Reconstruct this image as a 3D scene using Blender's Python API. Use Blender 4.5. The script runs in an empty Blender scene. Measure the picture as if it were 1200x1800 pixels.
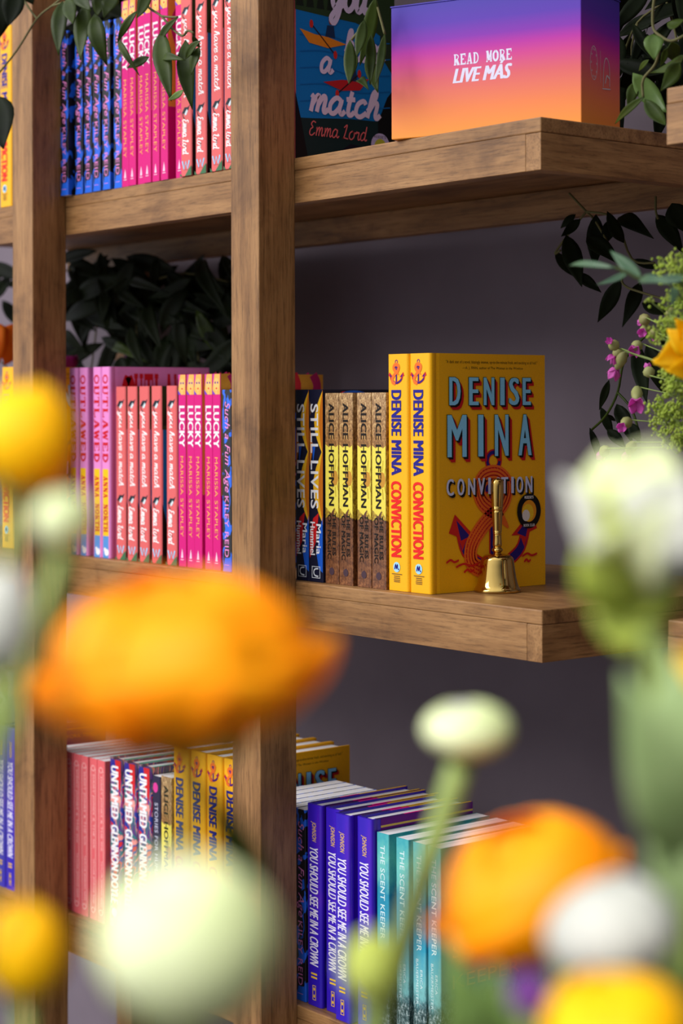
import bpy, bmesh, math, random
from mathutils import Vector, Matrix
random.seed(7)
S = bpy.context.scene
COL = S.collection
# ------------------------------------------------------------------ camera, sky, light, exposure
YAW, ROLL, FPX, HY = 0.68325, -0.00282, 3305.05, 711.718
CAM = Vector((1.22748, -1.23696, 0.18968))
FW = Vector((-math.cos(YAW), math.sin(YAW), 0))
_r = Vector((math.sin(YAW), math.cos(YAW), 0)); _u = Vector((0, 0, 1))
RT = _r * math.cos(ROLL) + _u * math.sin(ROLL)
UP = -_r * math.sin(ROLL) + _u * math.cos(ROLL)
cd = bpy.data.cameras.new('camera'); co = bpy.data.objects.new('camera', cd); COL.objects.link(co)
mw = Matrix((( RT.x, UP.x, -FW.x, CAM.x), (RT.y, UP.y, -FW.y, CAM.y), (RT.z, UP.z, -FW.z, CAM.z), (0, 0, 0, 1)))
co.matrix_world = mw
cd.sensor_fit = 'VERTICAL'; cd.sensor_height = 36; cd.sensor_width = 24
cd.lens = FPX / 1800 * 36
cd.shift_y = (HY - 900) / 1800
cd.clip_start = 0.05
cd.dof.use_dof = True; cd.dof.focus_distance = 1.92; cd.dof.aperture_fstop = 5.6
S.camera = co
S.view_settings.view_transform = 'Standard'; S.view_settings.look = 'None'
S.view_settings.gamma = 1; S.view_settings.use_curve_mapping = False
S.view_settings.exposure = 0.08

SKY_DIM, SKY_BRIGHT, SKY_STRENGTH = (0.028, 0.026, 0.036), (0.92, 0.95, 1.0), 1.5
KEY_POWER = 175
w = bpy.data.worlds.new('sky'); S.world = w; w.use_nodes = True
nt = w.node_tree; nt.nodes.clear()
tc = nt.nodes.new('ShaderNodeTexCoord')
dp = nt.nodes.new('ShaderNodeVectorMath'); dp.operation = 'DOT_PRODUCT'
dp.inputs[1].default_value = Vector((-0.40, -0.52, 0.75)).normalized()
rmp = nt.nodes.new('ShaderNodeValToRGB')
rmp.color_ramp.elements[0].position = 0.45; rmp.color_ramp.elements[0].color = (*SKY_DIM, 1)
rmp.color_ramp.elements[1].position = 1.0; rmp.color_ramp.elements[1].color = (*SKY_BRIGHT, 1)
mr = nt.nodes.new('ShaderNodeMapRange'); mr.inputs[1].default_value = -1; mr.inputs[2].default_value = 1
bg = nt.nodes.new('ShaderNodeBackground'); bg.inputs[1].default_value = SKY_STRENGTH
ow = nt.nodes.new('ShaderNodeOutputWorld')
L = nt.links.new
L(tc.outputs['Generated'], dp.inputs[0]); L(dp.outputs['Value'], mr.inputs[0]); L(mr.outputs[0], rmp.inputs[0])
L(rmp.outputs[0], bg.inputs[0]); L(bg.outputs[0], ow.inputs[0])
kl = bpy.data.lights.new('daylight', 'AREA'); kl.shape = 'RECTANGLE'; kl.size = 3.2; kl.size_y = 2.4
kl.energy = KEY_POWER; kl.color = (1.0, 0.97, 0.95)
ko = bpy.data.objects.new('daylight', kl); COL.objects.link(ko)
ko.location = (-2.0, -3.4, 2.6)
ko.rotation_euler = (Vector((-0.4, 0.1, 0.1)) - ko.location).to_track_quat('-Z', 'Y').to_euler()

sl = bpy.data.lights.new('added_flower_spot', 'SPOT'); sl.energy = 270; sl.spot_size = math.radians(19); sl.spot_blend = .6; sl.shadow_soft_size = .12; sl.color = (1, .98, .93)  # added spot lamp that brightens the foreground flowers, standing in for sun
so = bpy.data.objects.new('added_flower_spot', sl); COL.objects.link(so); so.location = (1.5, -2.4, 1.65)
so.rotation_euler = (Vector((.85, -.93, .08)) - so.location).to_track_quat('-Z', 'Y').to_euler()

def ray(px, py): return FW + RT * ((px - 600) / FPX) - UP * ((py - HY) / FPX)
def atY(px, py, Y):
    d = ray(px, py); return CAM + d * ((Y - CAM.y) / d.y)
def atD(px, py, D): return CAM + ray(px, py) * D

# ------------------------------------------------------------------ materials
def lin(c):
    c = c / 255.0
    return c / 12.92 if c <= 0.04045 else ((c + 0.055) / 1.055) ** 2.4
def rgb(t): return (lin(t[0]), lin(t[1]), lin(t[2]), 1)
class NT:
    def __init__(s, name):
        s.m = bpy.data.materials.new(name); s.m.use_nodes = True
        s.t = s.m.node_tree; s.b = s.t.nodes['Principled BSDF']; s.o = s.t.nodes['Material Output']
    def n(s, typ, **k):
        a = s.t.nodes.new('ShaderNode' + typ)
        for q, v in k.items(): setattr(a, q, v)
        return a
    def l(s, a, b): s.t.links.new(a, b)
    def coords(s, scale=(1, 1, 1), rot=(0, 0, 0)):
        t = s.n('TexCoord'); m = s.n('Mapping'); m.inputs['Scale'].default_value = scale; m.inputs['Rotation'].default_value = rot
        s.l(t.outputs['Object'], m.inputs[0]); return m.outputs[0]
    def noise(s, vec, scale, detail=4, rough=.55, dist=0):
        a = s.n('TexNoise'); a.inputs['Scale'].default_value = scale; a.inputs['Detail'].default_value = detail
        a.inputs['Roughness'].default_value = rough; a.inputs['Distortion'].default_value = dist
        s.l(vec, a.inputs['Vector']); return a.outputs['Fac']
    def ramp(s, fac, stops, interp='LINEAR'):
        a = s.n('ValToRGB'); r = a.color_ramp; r.interpolation = interp
        while len(r.elements) > 1: r.elements.remove(r.elements[-1])
        r.elements[0].position = stops[0][0]; r.elements[0].color = rgb(stops[0][1])
        for p, c in stops[1:]:
            e = r.elements.new(p); e.color = rgb(c)
        s.l(fac, a.inputs[0]); return a.outputs[0]
    def mix(s, fac, a, b, mode='MIX'):
        x = s.n('Mix', data_type='RGBA', blend_type=mode)
        if hasattr(fac, 'is_linked'): s.l(fac, x.inputs[0])
        else: x.inputs[0].default_value = fac
        s.l(a, x.inputs[6]); s.l(b, x.inputs[7]); return x.outputs[2]
    def sep(s, vec, axis):
        a = s.n('SeparateXYZ'); s.l(vec, a.inputs[0]); return a.outputs[axis]
    def rng(s, v, a, b):
        m = s.n('MapRange'); m.inputs[1].default_value = a; m.inputs[2].default_value = b; s.l(v, m.inputs[0]); return m.outputs[0]
    def col(s, c): s.l(c, s.b.inputs['Base Color'])
    def bump(s, h, strength, dist=.001):
        b = s.n('Bump'); b.inputs['Strength'].default_value = strength; b.inputs['Distance'].default_value = dist
        s.l(h, b.inputs['Height']); s.l(b.outputs[0], s.b.inputs['Normal'])
_mc = {}
def ink(c, rough=.5, spec=.22):
    k = (tuple(c), rough, spec)
    if k not in _mc:
        N = NT('ink_%d_%d_%d' % tuple(c)); N.b.inputs['Roughness'].default_value = rough
        N.b.inputs['Specular IOR Level'].default_value = spec
        nz = N.noise(N.coords(), 900, 2)
        lo = tuple(max(0, x * .965) for x in c); hi = tuple(min(255, x * 1.02) for x in c)
        N.col(N.ramp(nz, [(.3, lo), (.7, hi)]))
        _mc[k] = N.m
    return _mc[k]
def wood(axis, name):
    N = NT(name)
    sc = {'X': (1.1, 14, 14), 'Y': (14, 1.1, 14), 'Z': (14, 14, 1.1)}[axis]
    sf = {'X': (4, 60, 60), 'Y': (60, 4, 60), 'Z': (60, 60, 4)}[axis]
    v = N.coords(sc); g = N.noise(v, 3.2, 6, .6, .9)
    base = N.ramp(g, [(.25, (110, 74, 42)), (.45, (152, 110, 66)), (.6, (174, 130, 82)), (.78, (140, 98, 56))])
    f = N.noise(N.coords(sf), 7, 5, .7)
    fine = N.ramp(f, [(.32, (150, 140, 130)), (.5, (240, 238, 236)), (.75, (255, 255, 255))])
    c = N.mix(.75, base, fine, 'MULTIPLY')
    bl = N.noise(N.coords((1, 1, 1)), 9, 5, .62, .5)
    blot = N.ramp(bl, [(.3, (128, 104, 88)), (.47, (235, 228, 222)), (.7, (255, 255, 255))])
    c = N.mix(.7, c, blot, 'MULTIPLY')
    sp = N.noise(N.coords(sf), 22, 3, .6)
    spk = N.ramp(sp, [(.27, (60, 40, 30)), (.36, (255, 255, 255))])
    c = N.mix(.55, c, spk, 'MULTIPLY')
    N.col(c); N.b.inputs['Roughness'].default_value = .46
    N.b.inputs['Specular IOR Level'].default_value = .32
    N.bump(f, .18, .0008)
    return N.m
WX, WY, WZ = wood('X', 'wood_x'), wood('Y', 'wood_y'), wood('Z', 'wood_z')
def paper_mat():
    N = NT('paper'); f = N.noise(N.coords((900, 3, 3)), 1, 2)
    N.col(N.ramp(f, [(.3, (205, 202, 206)), (.6, (238, 236, 238))])); N.b.inputs['Roughness'].default_value = .8
    return N.m
PAPER = paper_mat()
def wall_mat():
    N = NT('plaster'); a = N.noise(N.coords((1, 1, 1)), 1.7, 5, .6); 
    N.col(N.ramp(a, [(.3, (100, 89, 99)), (.7, (122, 110, 121))])); N.b.inputs['Roughness'].default_value = .9
    N.bump(N.noise(N.coords(), 240, 4), .12, .001)
    return N.m
def floor_mat():
    N = NT('concrete'); a = N.noise(N.coords(), 5, 8, .6)
    N.col(N.ramp(a, [(.3, (92, 88, 86)), (.7, (122, 117, 112))])); N.b.inputs['Roughness'].default_value = .8
    return N.m
def leaf_mat(name, dark, light, rough=.4, trans=.18):
    N = NT(name); N.b.inputs['Specular IOR Level'].default_value = .28; a = N.noise(N.coords(), 28, 4)
    c = N.ramp(a, [(.3, dark), (.7, light)]); N.col(c); N.b.inputs['Roughness'].default_value = rough
    if trans:
        t = N.n('BsdfTranslucent'); N.l(c, t.inputs[0]); x = N.n('MixShader'); x.inputs[0].default_value = trans
        N.l(N.b.outputs[0], x.inputs[1]); N.l(t.outputs[0], x.inputs[2]); N.l(x.outputs[0], N.o.inputs[0])
    return N.m
LEAF = leaf_mat('leaf_dark', (34, 46, 10), (62, 78, 24), .45, .12)
LEAF.node_tree.nodes['Principled BSDF'].inputs['Specular IOR Level'].default_value = .16
LEAF_SHADE = leaf_mat('leaf_shaded', (10, 15, 6), (22, 31, 11), .6, .03)  # near-black leaf copy, the shade is put into its colour
LEAF_SHADE.node_tree.nodes['Principled BSDF'].inputs['Specular IOR Level'].default_value = .1
LEAFM = leaf_mat('leaf_lit', (70, 96, 36), (104, 130, 64), .35, .2)  # lighter leaf copy, the light on these leaves is in the colour
LEAFL = leaf_mat('leaf_light', (96, 128, 66), (140, 168, 92), .4, .25)
LEAFS = leaf_mat('leaf_sage', (146, 174, 112), (182, 202, 146), .5, .3)
LEAFY = leaf_mat('leaf_yellow', (150, 168, 60), (186, 200, 92), .45, .35)
STEM = leaf_mat('stem_green', (120, 140, 70), (150, 168, 96), .5, .2)
TWIG = ink((96, 92, 56), .7)
def petal(name, a, b, trans=.5): return leaf_mat(name, a, b, .55, trans)
P_OR = petal('petal_orange', (255, 166, 0), (255, 192, 10)); P_YE = petal('petal_yellow', (255, 207, 2), (255, 220, 10))
P_WH = petal('petal_white', (216, 217, 208), (230, 230, 225)); P_PG = petal('petal_pale_green', (220, 230, 170), (240, 244, 214))
P_PU = petal('petal_purple', (120, 60, 150), (150, 90, 180)); P_PK = petal('petal_pink', (214, 84, 190), (236, 130, 214))
P_GB = petal('petal_green', (200, 212, 90), (222, 230, 130))
CALYX = petal('calyx', (150, 140, 90), (184, 194, 124), .3)
def brass_mat():
    N = NT('brass'); N.b.inputs['Metallic'].default_value = 1; N.b.inputs['Roughness'].default_value = .06
    a = N.noise(N.coords((1, 1, .2)), 60, 3); N.col(N.ramp(a, [(.3, (196, 160, 84)), (.7, (214, 180, 104))]))
    return N.m
BRASS = brass_mat()
# printed patterns (object space of each book)
def blotch_mat():
    N = NT('print_blue_black'); a = N.noise(N.coords((1, 1, .55)), 95, 1.5, .5, .8)
    N.col(N.ramp(a, [(0, (16, 12, 20)), (.53, (28, 100, 226))], 'CONSTANT')); N.b.inputs['Roughness'].default_value = .4
    return N.m
BLOTCH = blotch_mat()
def gold_mat():
    N = NT('print_gold'); v = N.coords(); z = N.sep(v, 2)
    wob = N.noise(N.coords(), 120, 3)
    zz = N.n('Math', operation='MULTIPLY_ADD'); N.l(wob, zz.inputs[0]); zz.inputs[1].default_value = .03; N.l(z, zz.inputs[2])
    f = N.rng(zz.outputs[0], .015, .2165)
    area = N.ramp(f, [(0, (150, 100, 60)), (.365, (120, 76, 44)), (.37, (226, 206, 66)), (.70, (214, 186, 70)), (.705, (196, 150, 78)), (1, (214, 186, 140))], 'LINEAR')
    s = N.noise(N.coords((1, 1, .7)), 260, 7, .85)
    sp = N.ramp(s, [(.38, (60, 40, 28)), (.5, (190, 160, 130)), (.58, (255, 250, 240))])
    N.col(N.mix(.9, area, sp, 'MULTIPLY')); N.b.inputs['Roughness'].default_value = .42
    return N.m
GOLD = gold_mat()
def teal_mat():
    N = NT('print_teal'); v = N.coords(); z = N.sep(v, 2)
    wob = N.noise(N.coords((1, 1, .6)), 90, 5, .7)
    zz = N.n('Math', operation='MULTIPLY_ADD'); N.l(wob, zz.inputs[0]); zz.inputs[1].default_value = .07; N.l(z, zz.inputs[2])
    f = N.rng(zz.outputs[0], .03, .24)
    sky = N.ramp(f, [(0, (70, 100, 100)), (.2, (60, 120, 130)), (.3, (120, 190, 190)), (.5, (40, 160, 190)), (.68, (28, 140, 172)), (.85, (110, 200, 190)), (1, (60, 170, 180))])
    s = N.noise(N.coords((1, 1, .8)), 260, 6, .8)
    tr = N.ramp(s, [(.38, (24, 44, 44)), (.5, (60, 92, 92)), (.62, (190, 208, 206))])
    m = N.ramp(f, [(.17, (255, 255, 255)), (.28, (0, 0, 0))])
    mm = N.n('RGBToBW'); N.l(m, mm.inputs[0])
    N.col(N.mix(mm.outputs[0], sky, tr)); N.b.inputs['Roughness'].default_value = .42
    return N.m
TEAL = teal_mat()
def swirl_mat():
    N = NT('print_swirl'); a = N.noise(N.coords((1, 1, .6)), 34, 2, .5, 2.2)
    N.col(N.ramp(a, [(0, (40, 20, 90)), (.36, (210, 30, 40)), (.43, (26, 50, 150)), (.5, (240, 150, 140)), (.53, (40, 110, 120)), (.58, (90, 40, 120)), (.64, (30, 24, 50)), (.7, (160, 60, 110))], 'CONSTANT'))
    N.b.inputs['Roughness'].default_value = .4
    return N.m
SWIRL = swirl_mat()
def violet_mat():
    N = NT('print_violet'); a = N.noise(N.coords((1, 1, .35)), 16, 3, .5)
    N.col(N.ramp(a, [(.35, (28, 12, 170)), (.55, (60, 20, 190)), (.7, (112, 30, 180))])); N.b.inputs['Roughness'].default_value = .36
    return N.m
VIOLET = violet_mat()
def sunset_mat():
    N = NT('print_sunset'); z = N.sep(N.coords(), 2); nz = N.noise(N.coords(), 1500, 2)
    f = N.rng(z, 0, .132)
    N.col(N.ramp(f, [(.0, (250, 152, 44)), (.2, (240, 128, 66)), (.42, (222, 92, 100)), (.56, (208, 50, 140)), (.64, (184, 10, 160)), (.72, (130, 10, 172)), (.84, (82, 30, 172)), (1, (58, 40, 164))]))
    N.b.inputs['Roughness'].default_value = .6; N.bump(nz, .05, .0004)
    return N.m
SUNSET = sunset_mat()

# ------------------------------------------------------------------ mesh builder
class MB:
    def __init__(s): s.v = []; s.f = []; s.mi = []; s.mats = []; s.sm = []
    def mat(s, m):
        if m not in s.mats: s.mats.append(m)
        return s.mats.index(m)
    def add(s, vs, fs, m, smooth=False):
        o = len(s.v); i = s.mat(m); s.v += [tuple(p) for p in vs]
        for f in fs: s.f.append([o + k for k in f]); s.mi.append(i); s.sm.append(smooth)
    def box(s, a, b, m):
        x0, y0, z0 = a; x1, y1, z1 = b
        s.add([(x0,y0,z0),(x1,y0,z0),(x1,y1,z0),(x0,y1,z0),(x0,y0,z1),(x1,y0,z1),(x1,y1,z1),(x0,y1,z1)],
              [(0,3,2,1),(4,5,6,7),(0,1,5,4),(1,2,6,5),(2,3,7,6),(3,0,4,7)], m)
    def prism(s, poly, z0, z1, m):          # poly: closed 2D outline, extruded along z
        n = len(poly)
        s.add([(x, y, z0) for x, y in poly] + [(x, y, z1) for x, y in poly],
              [(i, (i+1) % n, n + (i+1) % n, n + i) for i in range(n)] + [tuple(range(n))[::-1], tuple(range(n, 2*n))], m)
    def shell(s, outer, inner, z0, z1, m):  # open outline of given thickness, extruded along z
        n = len(outer)
        for i in range(n - 1):
            a, b, c, d = outer[i], outer[i+1], inner[i+1], inner[i]
            s.add([(*a, z0), (*b, z0), (*c, z0), (*d, z0), (*a, z1), (*b, z1), (*c, z1), (*d, z1)],
                  [(0,1,5,4), (2,3,7,6), (0,3,2,1), (4,5,6,7)] + ([(0,4,7,3)] if i == 0 else []) + ([(1,2,6,5)] if i == n-2 else []), m)
    def lathe(s, prof, m, n=40, c=(0, 0, 0)):
        vs = []; k = len(prof)
        for i in range(n):
            a = 2 * math.pi * i / n
            for r, z in prof: vs.append((c[0] + r * math.cos(a), c[1] + r * math.sin(a), c[2] + z))
        fs = [(i*k+j, ((i+1) % n)*k+j, ((i+1) % n)*k+j+1, i*k+j+1) for i in range(n) for j in range(k-1)]
        s.add(vs, fs, m, True)
    def tube(s, pts, r, m, n=7):
        pts = [Vector(p) for p in pts]; k = len(pts); vs = []
        rr = r if isinstance(r, (list, tuple)) else [r] * k
        ref = Vector((.3, .2, 1))
        for i, p in enumerate(pts):
            t = (pts[min(i+1, k-1)] - pts[max(i-1, 0)]).normalized()
            a = t.cross(ref)
            if a.length < .05: a = t.cross(Vector((1, 0, 0)))
            a.normalize(); b = t.cross(a)
            for j in range(n):
                q = 2 * math.pi * j / n; vs.append(p + (a * math.cos(q) + b * math.sin(q)) * rr[i])
        fs = [(i*n+j, i*n+(j+1) % n, (i+1)*n+(j+1) % n, (i+1)*n+j) for i in range(k-1) for j in range(n)]
        fs += [tuple(range(n))[::-1], tuple(range((k-1)*n, k*n))]
        s.add(vs, fs, m, True)
    def ball(s, c, r, m, n=8, sz=1):
        vs = []; fs = []; k = n // 2
        for i in range(k + 1):
            th = math.pi * i / k
            for j in range(n):
                ph = 2 * math.pi * j / n
                vs.append((c[0] + r*math.sin(th)*math.cos(ph), c[1] + r*math.sin(th)*math.sin(ph), c[2] + r*sz*math.cos(th)))
        for i in range(k):
            for j in range(n): fs.append((i*n+j, (i+1)*n+j, (i+1)*n+(j+1) % n, i*n+(j+1) % n))
        s.add(vs, fs, m, True)
    def build(s, name, parent=None, bevel=0, solid=0, seg=2):
        me = bpy.data.meshes.new(name); me.from_pydata(s.v, [], s.f)
        for m in s.mats: me.materials.append(m)
        me.polygons.foreach_set('material_index', s.mi); me.polygons.foreach_set('use_smooth', s.sm)
        me.update()
        o = bpy.data.objects.new(name, me); COL.objects.link(o)
        if parent: o.parent = parent
        if bevel:
            b = o.modifiers.new('edge', 'BEVEL'); b.width = bevel; b.segments = seg; b.limit_method = 'ANGLE'; b.angle_limit = .7
        if solid:
            b = o.modifiers.new('thick', 'SOLIDIFY'); b.thickness = solid
        return o
def tag(o, label=None, cat=None, group=None, kind=None):
    if label: o['label'] = label
    if cat: o['category'] = cat
    if group: o['group'] = group
    if kind: o['kind'] = kind
    return o
def thing(name, label, cat, loc=(0, 0, 0), group=None):
    o = bpy.data.objects.new(name, None); COL.objects.link(o); o.location = loc; o.empty_display_size = .02
    return tag(o, label, cat, group)
def copy_tree(o, parent=None):
    c = o.copy(); COL.objects.link(c)
    if parent: c.parent = parent
    for ch in o.children: copy_tree(ch, c)
    return c

# ------------------------------------------------------------------ 2D print helpers
EPS = 2.5e-5
class Face:                                   # a printed face: 2D (a, b) -> 3D
    def __init__(s, mb, o, ua, ub): 
        s.mb = mb; s.o = Vector(o); s.ua = Vector(ua); s.ub = Vector(ub); s.k = 1
        s.nrm = s.ua.cross(s.ub)
    def sub(s, o, ua, ub):                    # rotated frame on the same face
        f = Face(s.mb, s.o + s.ua * o[0] + s.ub * o[1], s.ua * ua[0] + s.ub * ua[1], s.ua * ub[0] + s.ub * ub[1]); f.nrm = s.nrm; f.par = s
        return f
    def lay(s):
        r = s
        while hasattr(r, 'par'): r = r.par
        r.k += 1; return r.k * EPS
    def put(s, vs, fs, m, k=None):
        h = s.lay() if k is None else k
        s.mb.add([s.o + s.ua * a + s.ub * b + s.nrm * h for a, b in vs], fs, m)
    def poly(s, pts, m): s.put(pts, [tuple(range(len(pts)))], m)
    def rect(s, a0, b0, a1, b1, m): s.poly([(a0, b0), (a1, b0), (a1, b1), (a0, b1)], m)
    def disc(s, c, ra, rb, m, n=28, t0=0, t1=2*math.pi): s.poly([(c[0] + ra*math.cos(t0+(t1-t0)*i/n), c[1] + rb*math.sin(t0+(t1-t0)*i/n)) for i in range(n)], m)
    def ring(s, c, ra, rb, wd, m, n=32):
        vs = []; 
        for i in range(n):
            t = 2*math.pi*i/n; q = (math.cos(t), math.sin(t)); vs += [(c[0]+ra*q[0], c[1]+rb*q[1]), (c[0]+(ra-wd)*q[0], c[1]+(rb-wd)*q[1])]
        s.put(vs, [(2*i, (2*i+2) % (2*n), (2*i+3) % (2*n), 2*i+1) for i in range(n)], m)
    def ribbon(s, pts, hw, m, k=None):
        n = len(pts); vs = []
        for i, p in enumerate(pts):
            a = pts[max(i-1, 0)]; b = pts[min(i+1, n-1)]
            dx, dy = b[0]-a[0], b[1]-a[1]; l = math.hypot(dx, dy) or 1
            h = hw[i] if isinstance(hw, (list, tuple)) else hw
            vs += [(p[0]-dy/l*h, p[1]+dx/l*h), (p[0]+dy/l*h, p[1]-dx/l*h)]
        s.put(vs, [(2*i, 2*i+1, 2*i+3, 2*i+2) for i in range(n-1)], m, k)
    def text(s, t, a0, b0, a1, b1, m, bold=.0, shear=0, k=None, fat=0.):
        vs, fs = glyphs(t, bold, shear)
        k = s.lay() if k is None else k
        for i, d in enumerate((-fat, fat, 0) if fat else (0,)):
            s.put([(a0 + x*(a1-a0) + d, b0 + y*(b1-b0)) for x, y in vs], fs, m, k + i*3e-6)
    def script(s, t, a0, b0, a1, b1, m, hw=.11, slant=.22):
        st, W = cursive(t, slant)
        ys = [p[1] for l in st for p in l]; y0, y1 = min(ys), max(ys)
        k0 = s.lay()
        for l in st:
            k0 += 3e-6
            q = [(a0 + x/W*(a1-a0), b0 + (y-y0)/(y1-y0)*(b1-b0)) for x, y in l]
            s.ribbon(q, hw*(b1-b0)/(y1-y0), m, k0)
    def slab(s, t, a0, b0, a1, b1, m):
        n = len(t); cw = (a1-a0)/n; k0 = s.lay()
        for i, ch in enumerate(t):
            if ch == ' ': continue
            for pts, h in SLAB[ch]:
                q = [(a0 + i*cw + (.04 + .92*x)*cw, b0 + y*(b1-b0)) for x, y in pts]
                vert = abs(pts[0][0]-pts[-1][0]) < .3*abs(pts[0][1]-pts[-1][1])
                k0 += 2e-6; s.ribbon(q, h*(cw if vert else (b1-b0)), m, k0)
_gl = {}
def glyphs(t, bold, shear):
    k = (t, bold, shear)
    if k in _gl: return _gl[k]
    c = bpy.data.curves.new('t', 'FONT'); c.body = t; c.offset = bold; c.shear = shear; c.resolution_u = 3; c.space_character = 1.04
    o = bpy.data.objects.new('t', c); COL.objects.link(o)
    dg = bpy.context.evaluated_depsgraph_get(); dg.update()
    me = bpy.data.meshes.new_from_object(o.evaluated_get(dg))
    vs = [(v.co.x, v.co.y) for v in me.vertices]; fs = [tuple(p.vertices) for p in me.polygons]
    bpy.data.objects.remove(o); bpy.data.curves.remove(c); bpy.data.meshes.remove(me)
    x0 = min(v[0] for v in vs); x1 = max(v[0] for v in vs); y0 = min(v[1] for v in vs); y1 = max(v[1] for v in vs)
    _gl[k] = ([((x-x0)/(x1-x0), (y-y0)/(y1-y0)) for x, y in vs], fs)
    return _gl[k]
def smooth(p, n=5):
    if len(p) < 3: return p
    q = []; P = [p[0]] + list(p) + [p[-1]]
    for i in range(1, len(P) - 2):
        a, b, c, d = P[i-1], P[i], P[i+1], P[i+2]
        for j in range(n):
            t = j / n
            q.append(tuple(.5*((2*b[x]) + (c[x]-a[x])*t + (2*a[x]-5*b[x]+4*c[x]-d[x])*t*t + (3*b[x]-a[x]-3*c[x]+d[x])*t**3) for x in range(len(b))))
    q.append(tuple(p[-1])); return q
CUR = {
 'a': (1.1, [[(.75,.85),(.4,1),(.08,.6),(.15,.1),(.45,.05),(.75,.5),(.78,.95)],[(.78,.95),(.75,.3),(.95,.02),(1.15,.25)]]),
 'o': (1.0, [[(.5,1),(.12,.75),(.1,.25),(.45,0),(.82,.3),(.8,.75),(.5,1),(.7,.85),(1.05,.8)]]),
 'u': (1.1, [[(.1,.95),(.08,.3),(.35,.02),(.7,.4),(.8,.95)],[(.8,.95),(.75,.25),(.95,.02),(1.15,.25)]]),
 'y': (1.05, [[(.1,.95),(.08,.35),(.35,.05),(.7,.4),(.8,.95)],[(.8,.95),(.72,-.1),(.4,-.65),(.1,-.45),(.4,-.1),(1.1,.3)]]),
 'v': (1.0, [[(.05,.85),(.2,.95),(.35,.05),(.5,.1),(.8,.95),(1.05,.85)]]),
 'e': (.9, [[(.1,.5),(.6,.6),(.7,.9),(.4,1),(.1,.6),(.15,.1),(.5,0),(.95,.35)]]),
 'h': (1.0, [[(.05,.4),(.45,1.3),(.4,1.7),(.2,1.4),(.12,0)],[(.12,.3),(.4,.95),(.65,.9),(.65,.2),(.8,.02),(1,.25)]]),
 'm': (1.3, [[(.05,.8),(.15,.95),(.15,0)],[(.15,.4),(.4,.98),(.55,.85),(.55,0)],[(.55,.4),(.8,.98),(.98,.85),(.98,.2),(1.1,.02),(1.3,.25)]]),
 't': (.7, [[(.3,1.5),(.25,.3),(.45,.02),(.7,.25)],[(0,.98),(.6,1.02)]]),
 'c': (.85, [[(.7,.8),(.5,1),(.15,.75),(.12,.2),(.45,0),(.85,.3)]]),
 'n': (1.0, [[(.05,.8),(.15,.95),(.15,0)],[(.15,.4),(.45,.98),(.65,.85),(.65,.2),(.8,.02),(1,.25)]]),
 'r': (.85, [[(.05,.7),(.2,1),(.25,.85),(.55,.9),(.5,.3),(.65,.02),(.85,.2)]]),
 'd': (1.1, [[(.75,.85),(.4,1),(.08,.6),(.15,.1),(.45,.05),(.75,.5),(.82,1.7)],[(.82,1.7),(.75,.3),(.95,.02),(1.1,.2)]]),
 'E': (1.0, [[(.8,1.5),(.4,1.65),(.15,1.3),(.45,.95),(.15,.7),(.1,.2),(.45,0),(.9,.35)]]),
 'L': (1.05, [[(.1,1.3),(.5,1.65),(.5,1.2),(.3,.2),(.1,.05),(.4,.1),(1,.02)]]),
 ' ': (.55, [])}
def cursive(t, slant):
    x = 0; out = []
    for ch in t:
        wd, st = CUR[ch]
        for l in st: out.append([(x + px + slant*py, py) for px, py in smooth(l, 4)])
        x += wd
    return out, x + .25
def _st(x): return [([(x, 0), (x, 1)], .12), ([(x-.2, .05), (x+.2, .05)], .05), ([(x-.2, .95), (x+.2, .95)], .05)]
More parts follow.
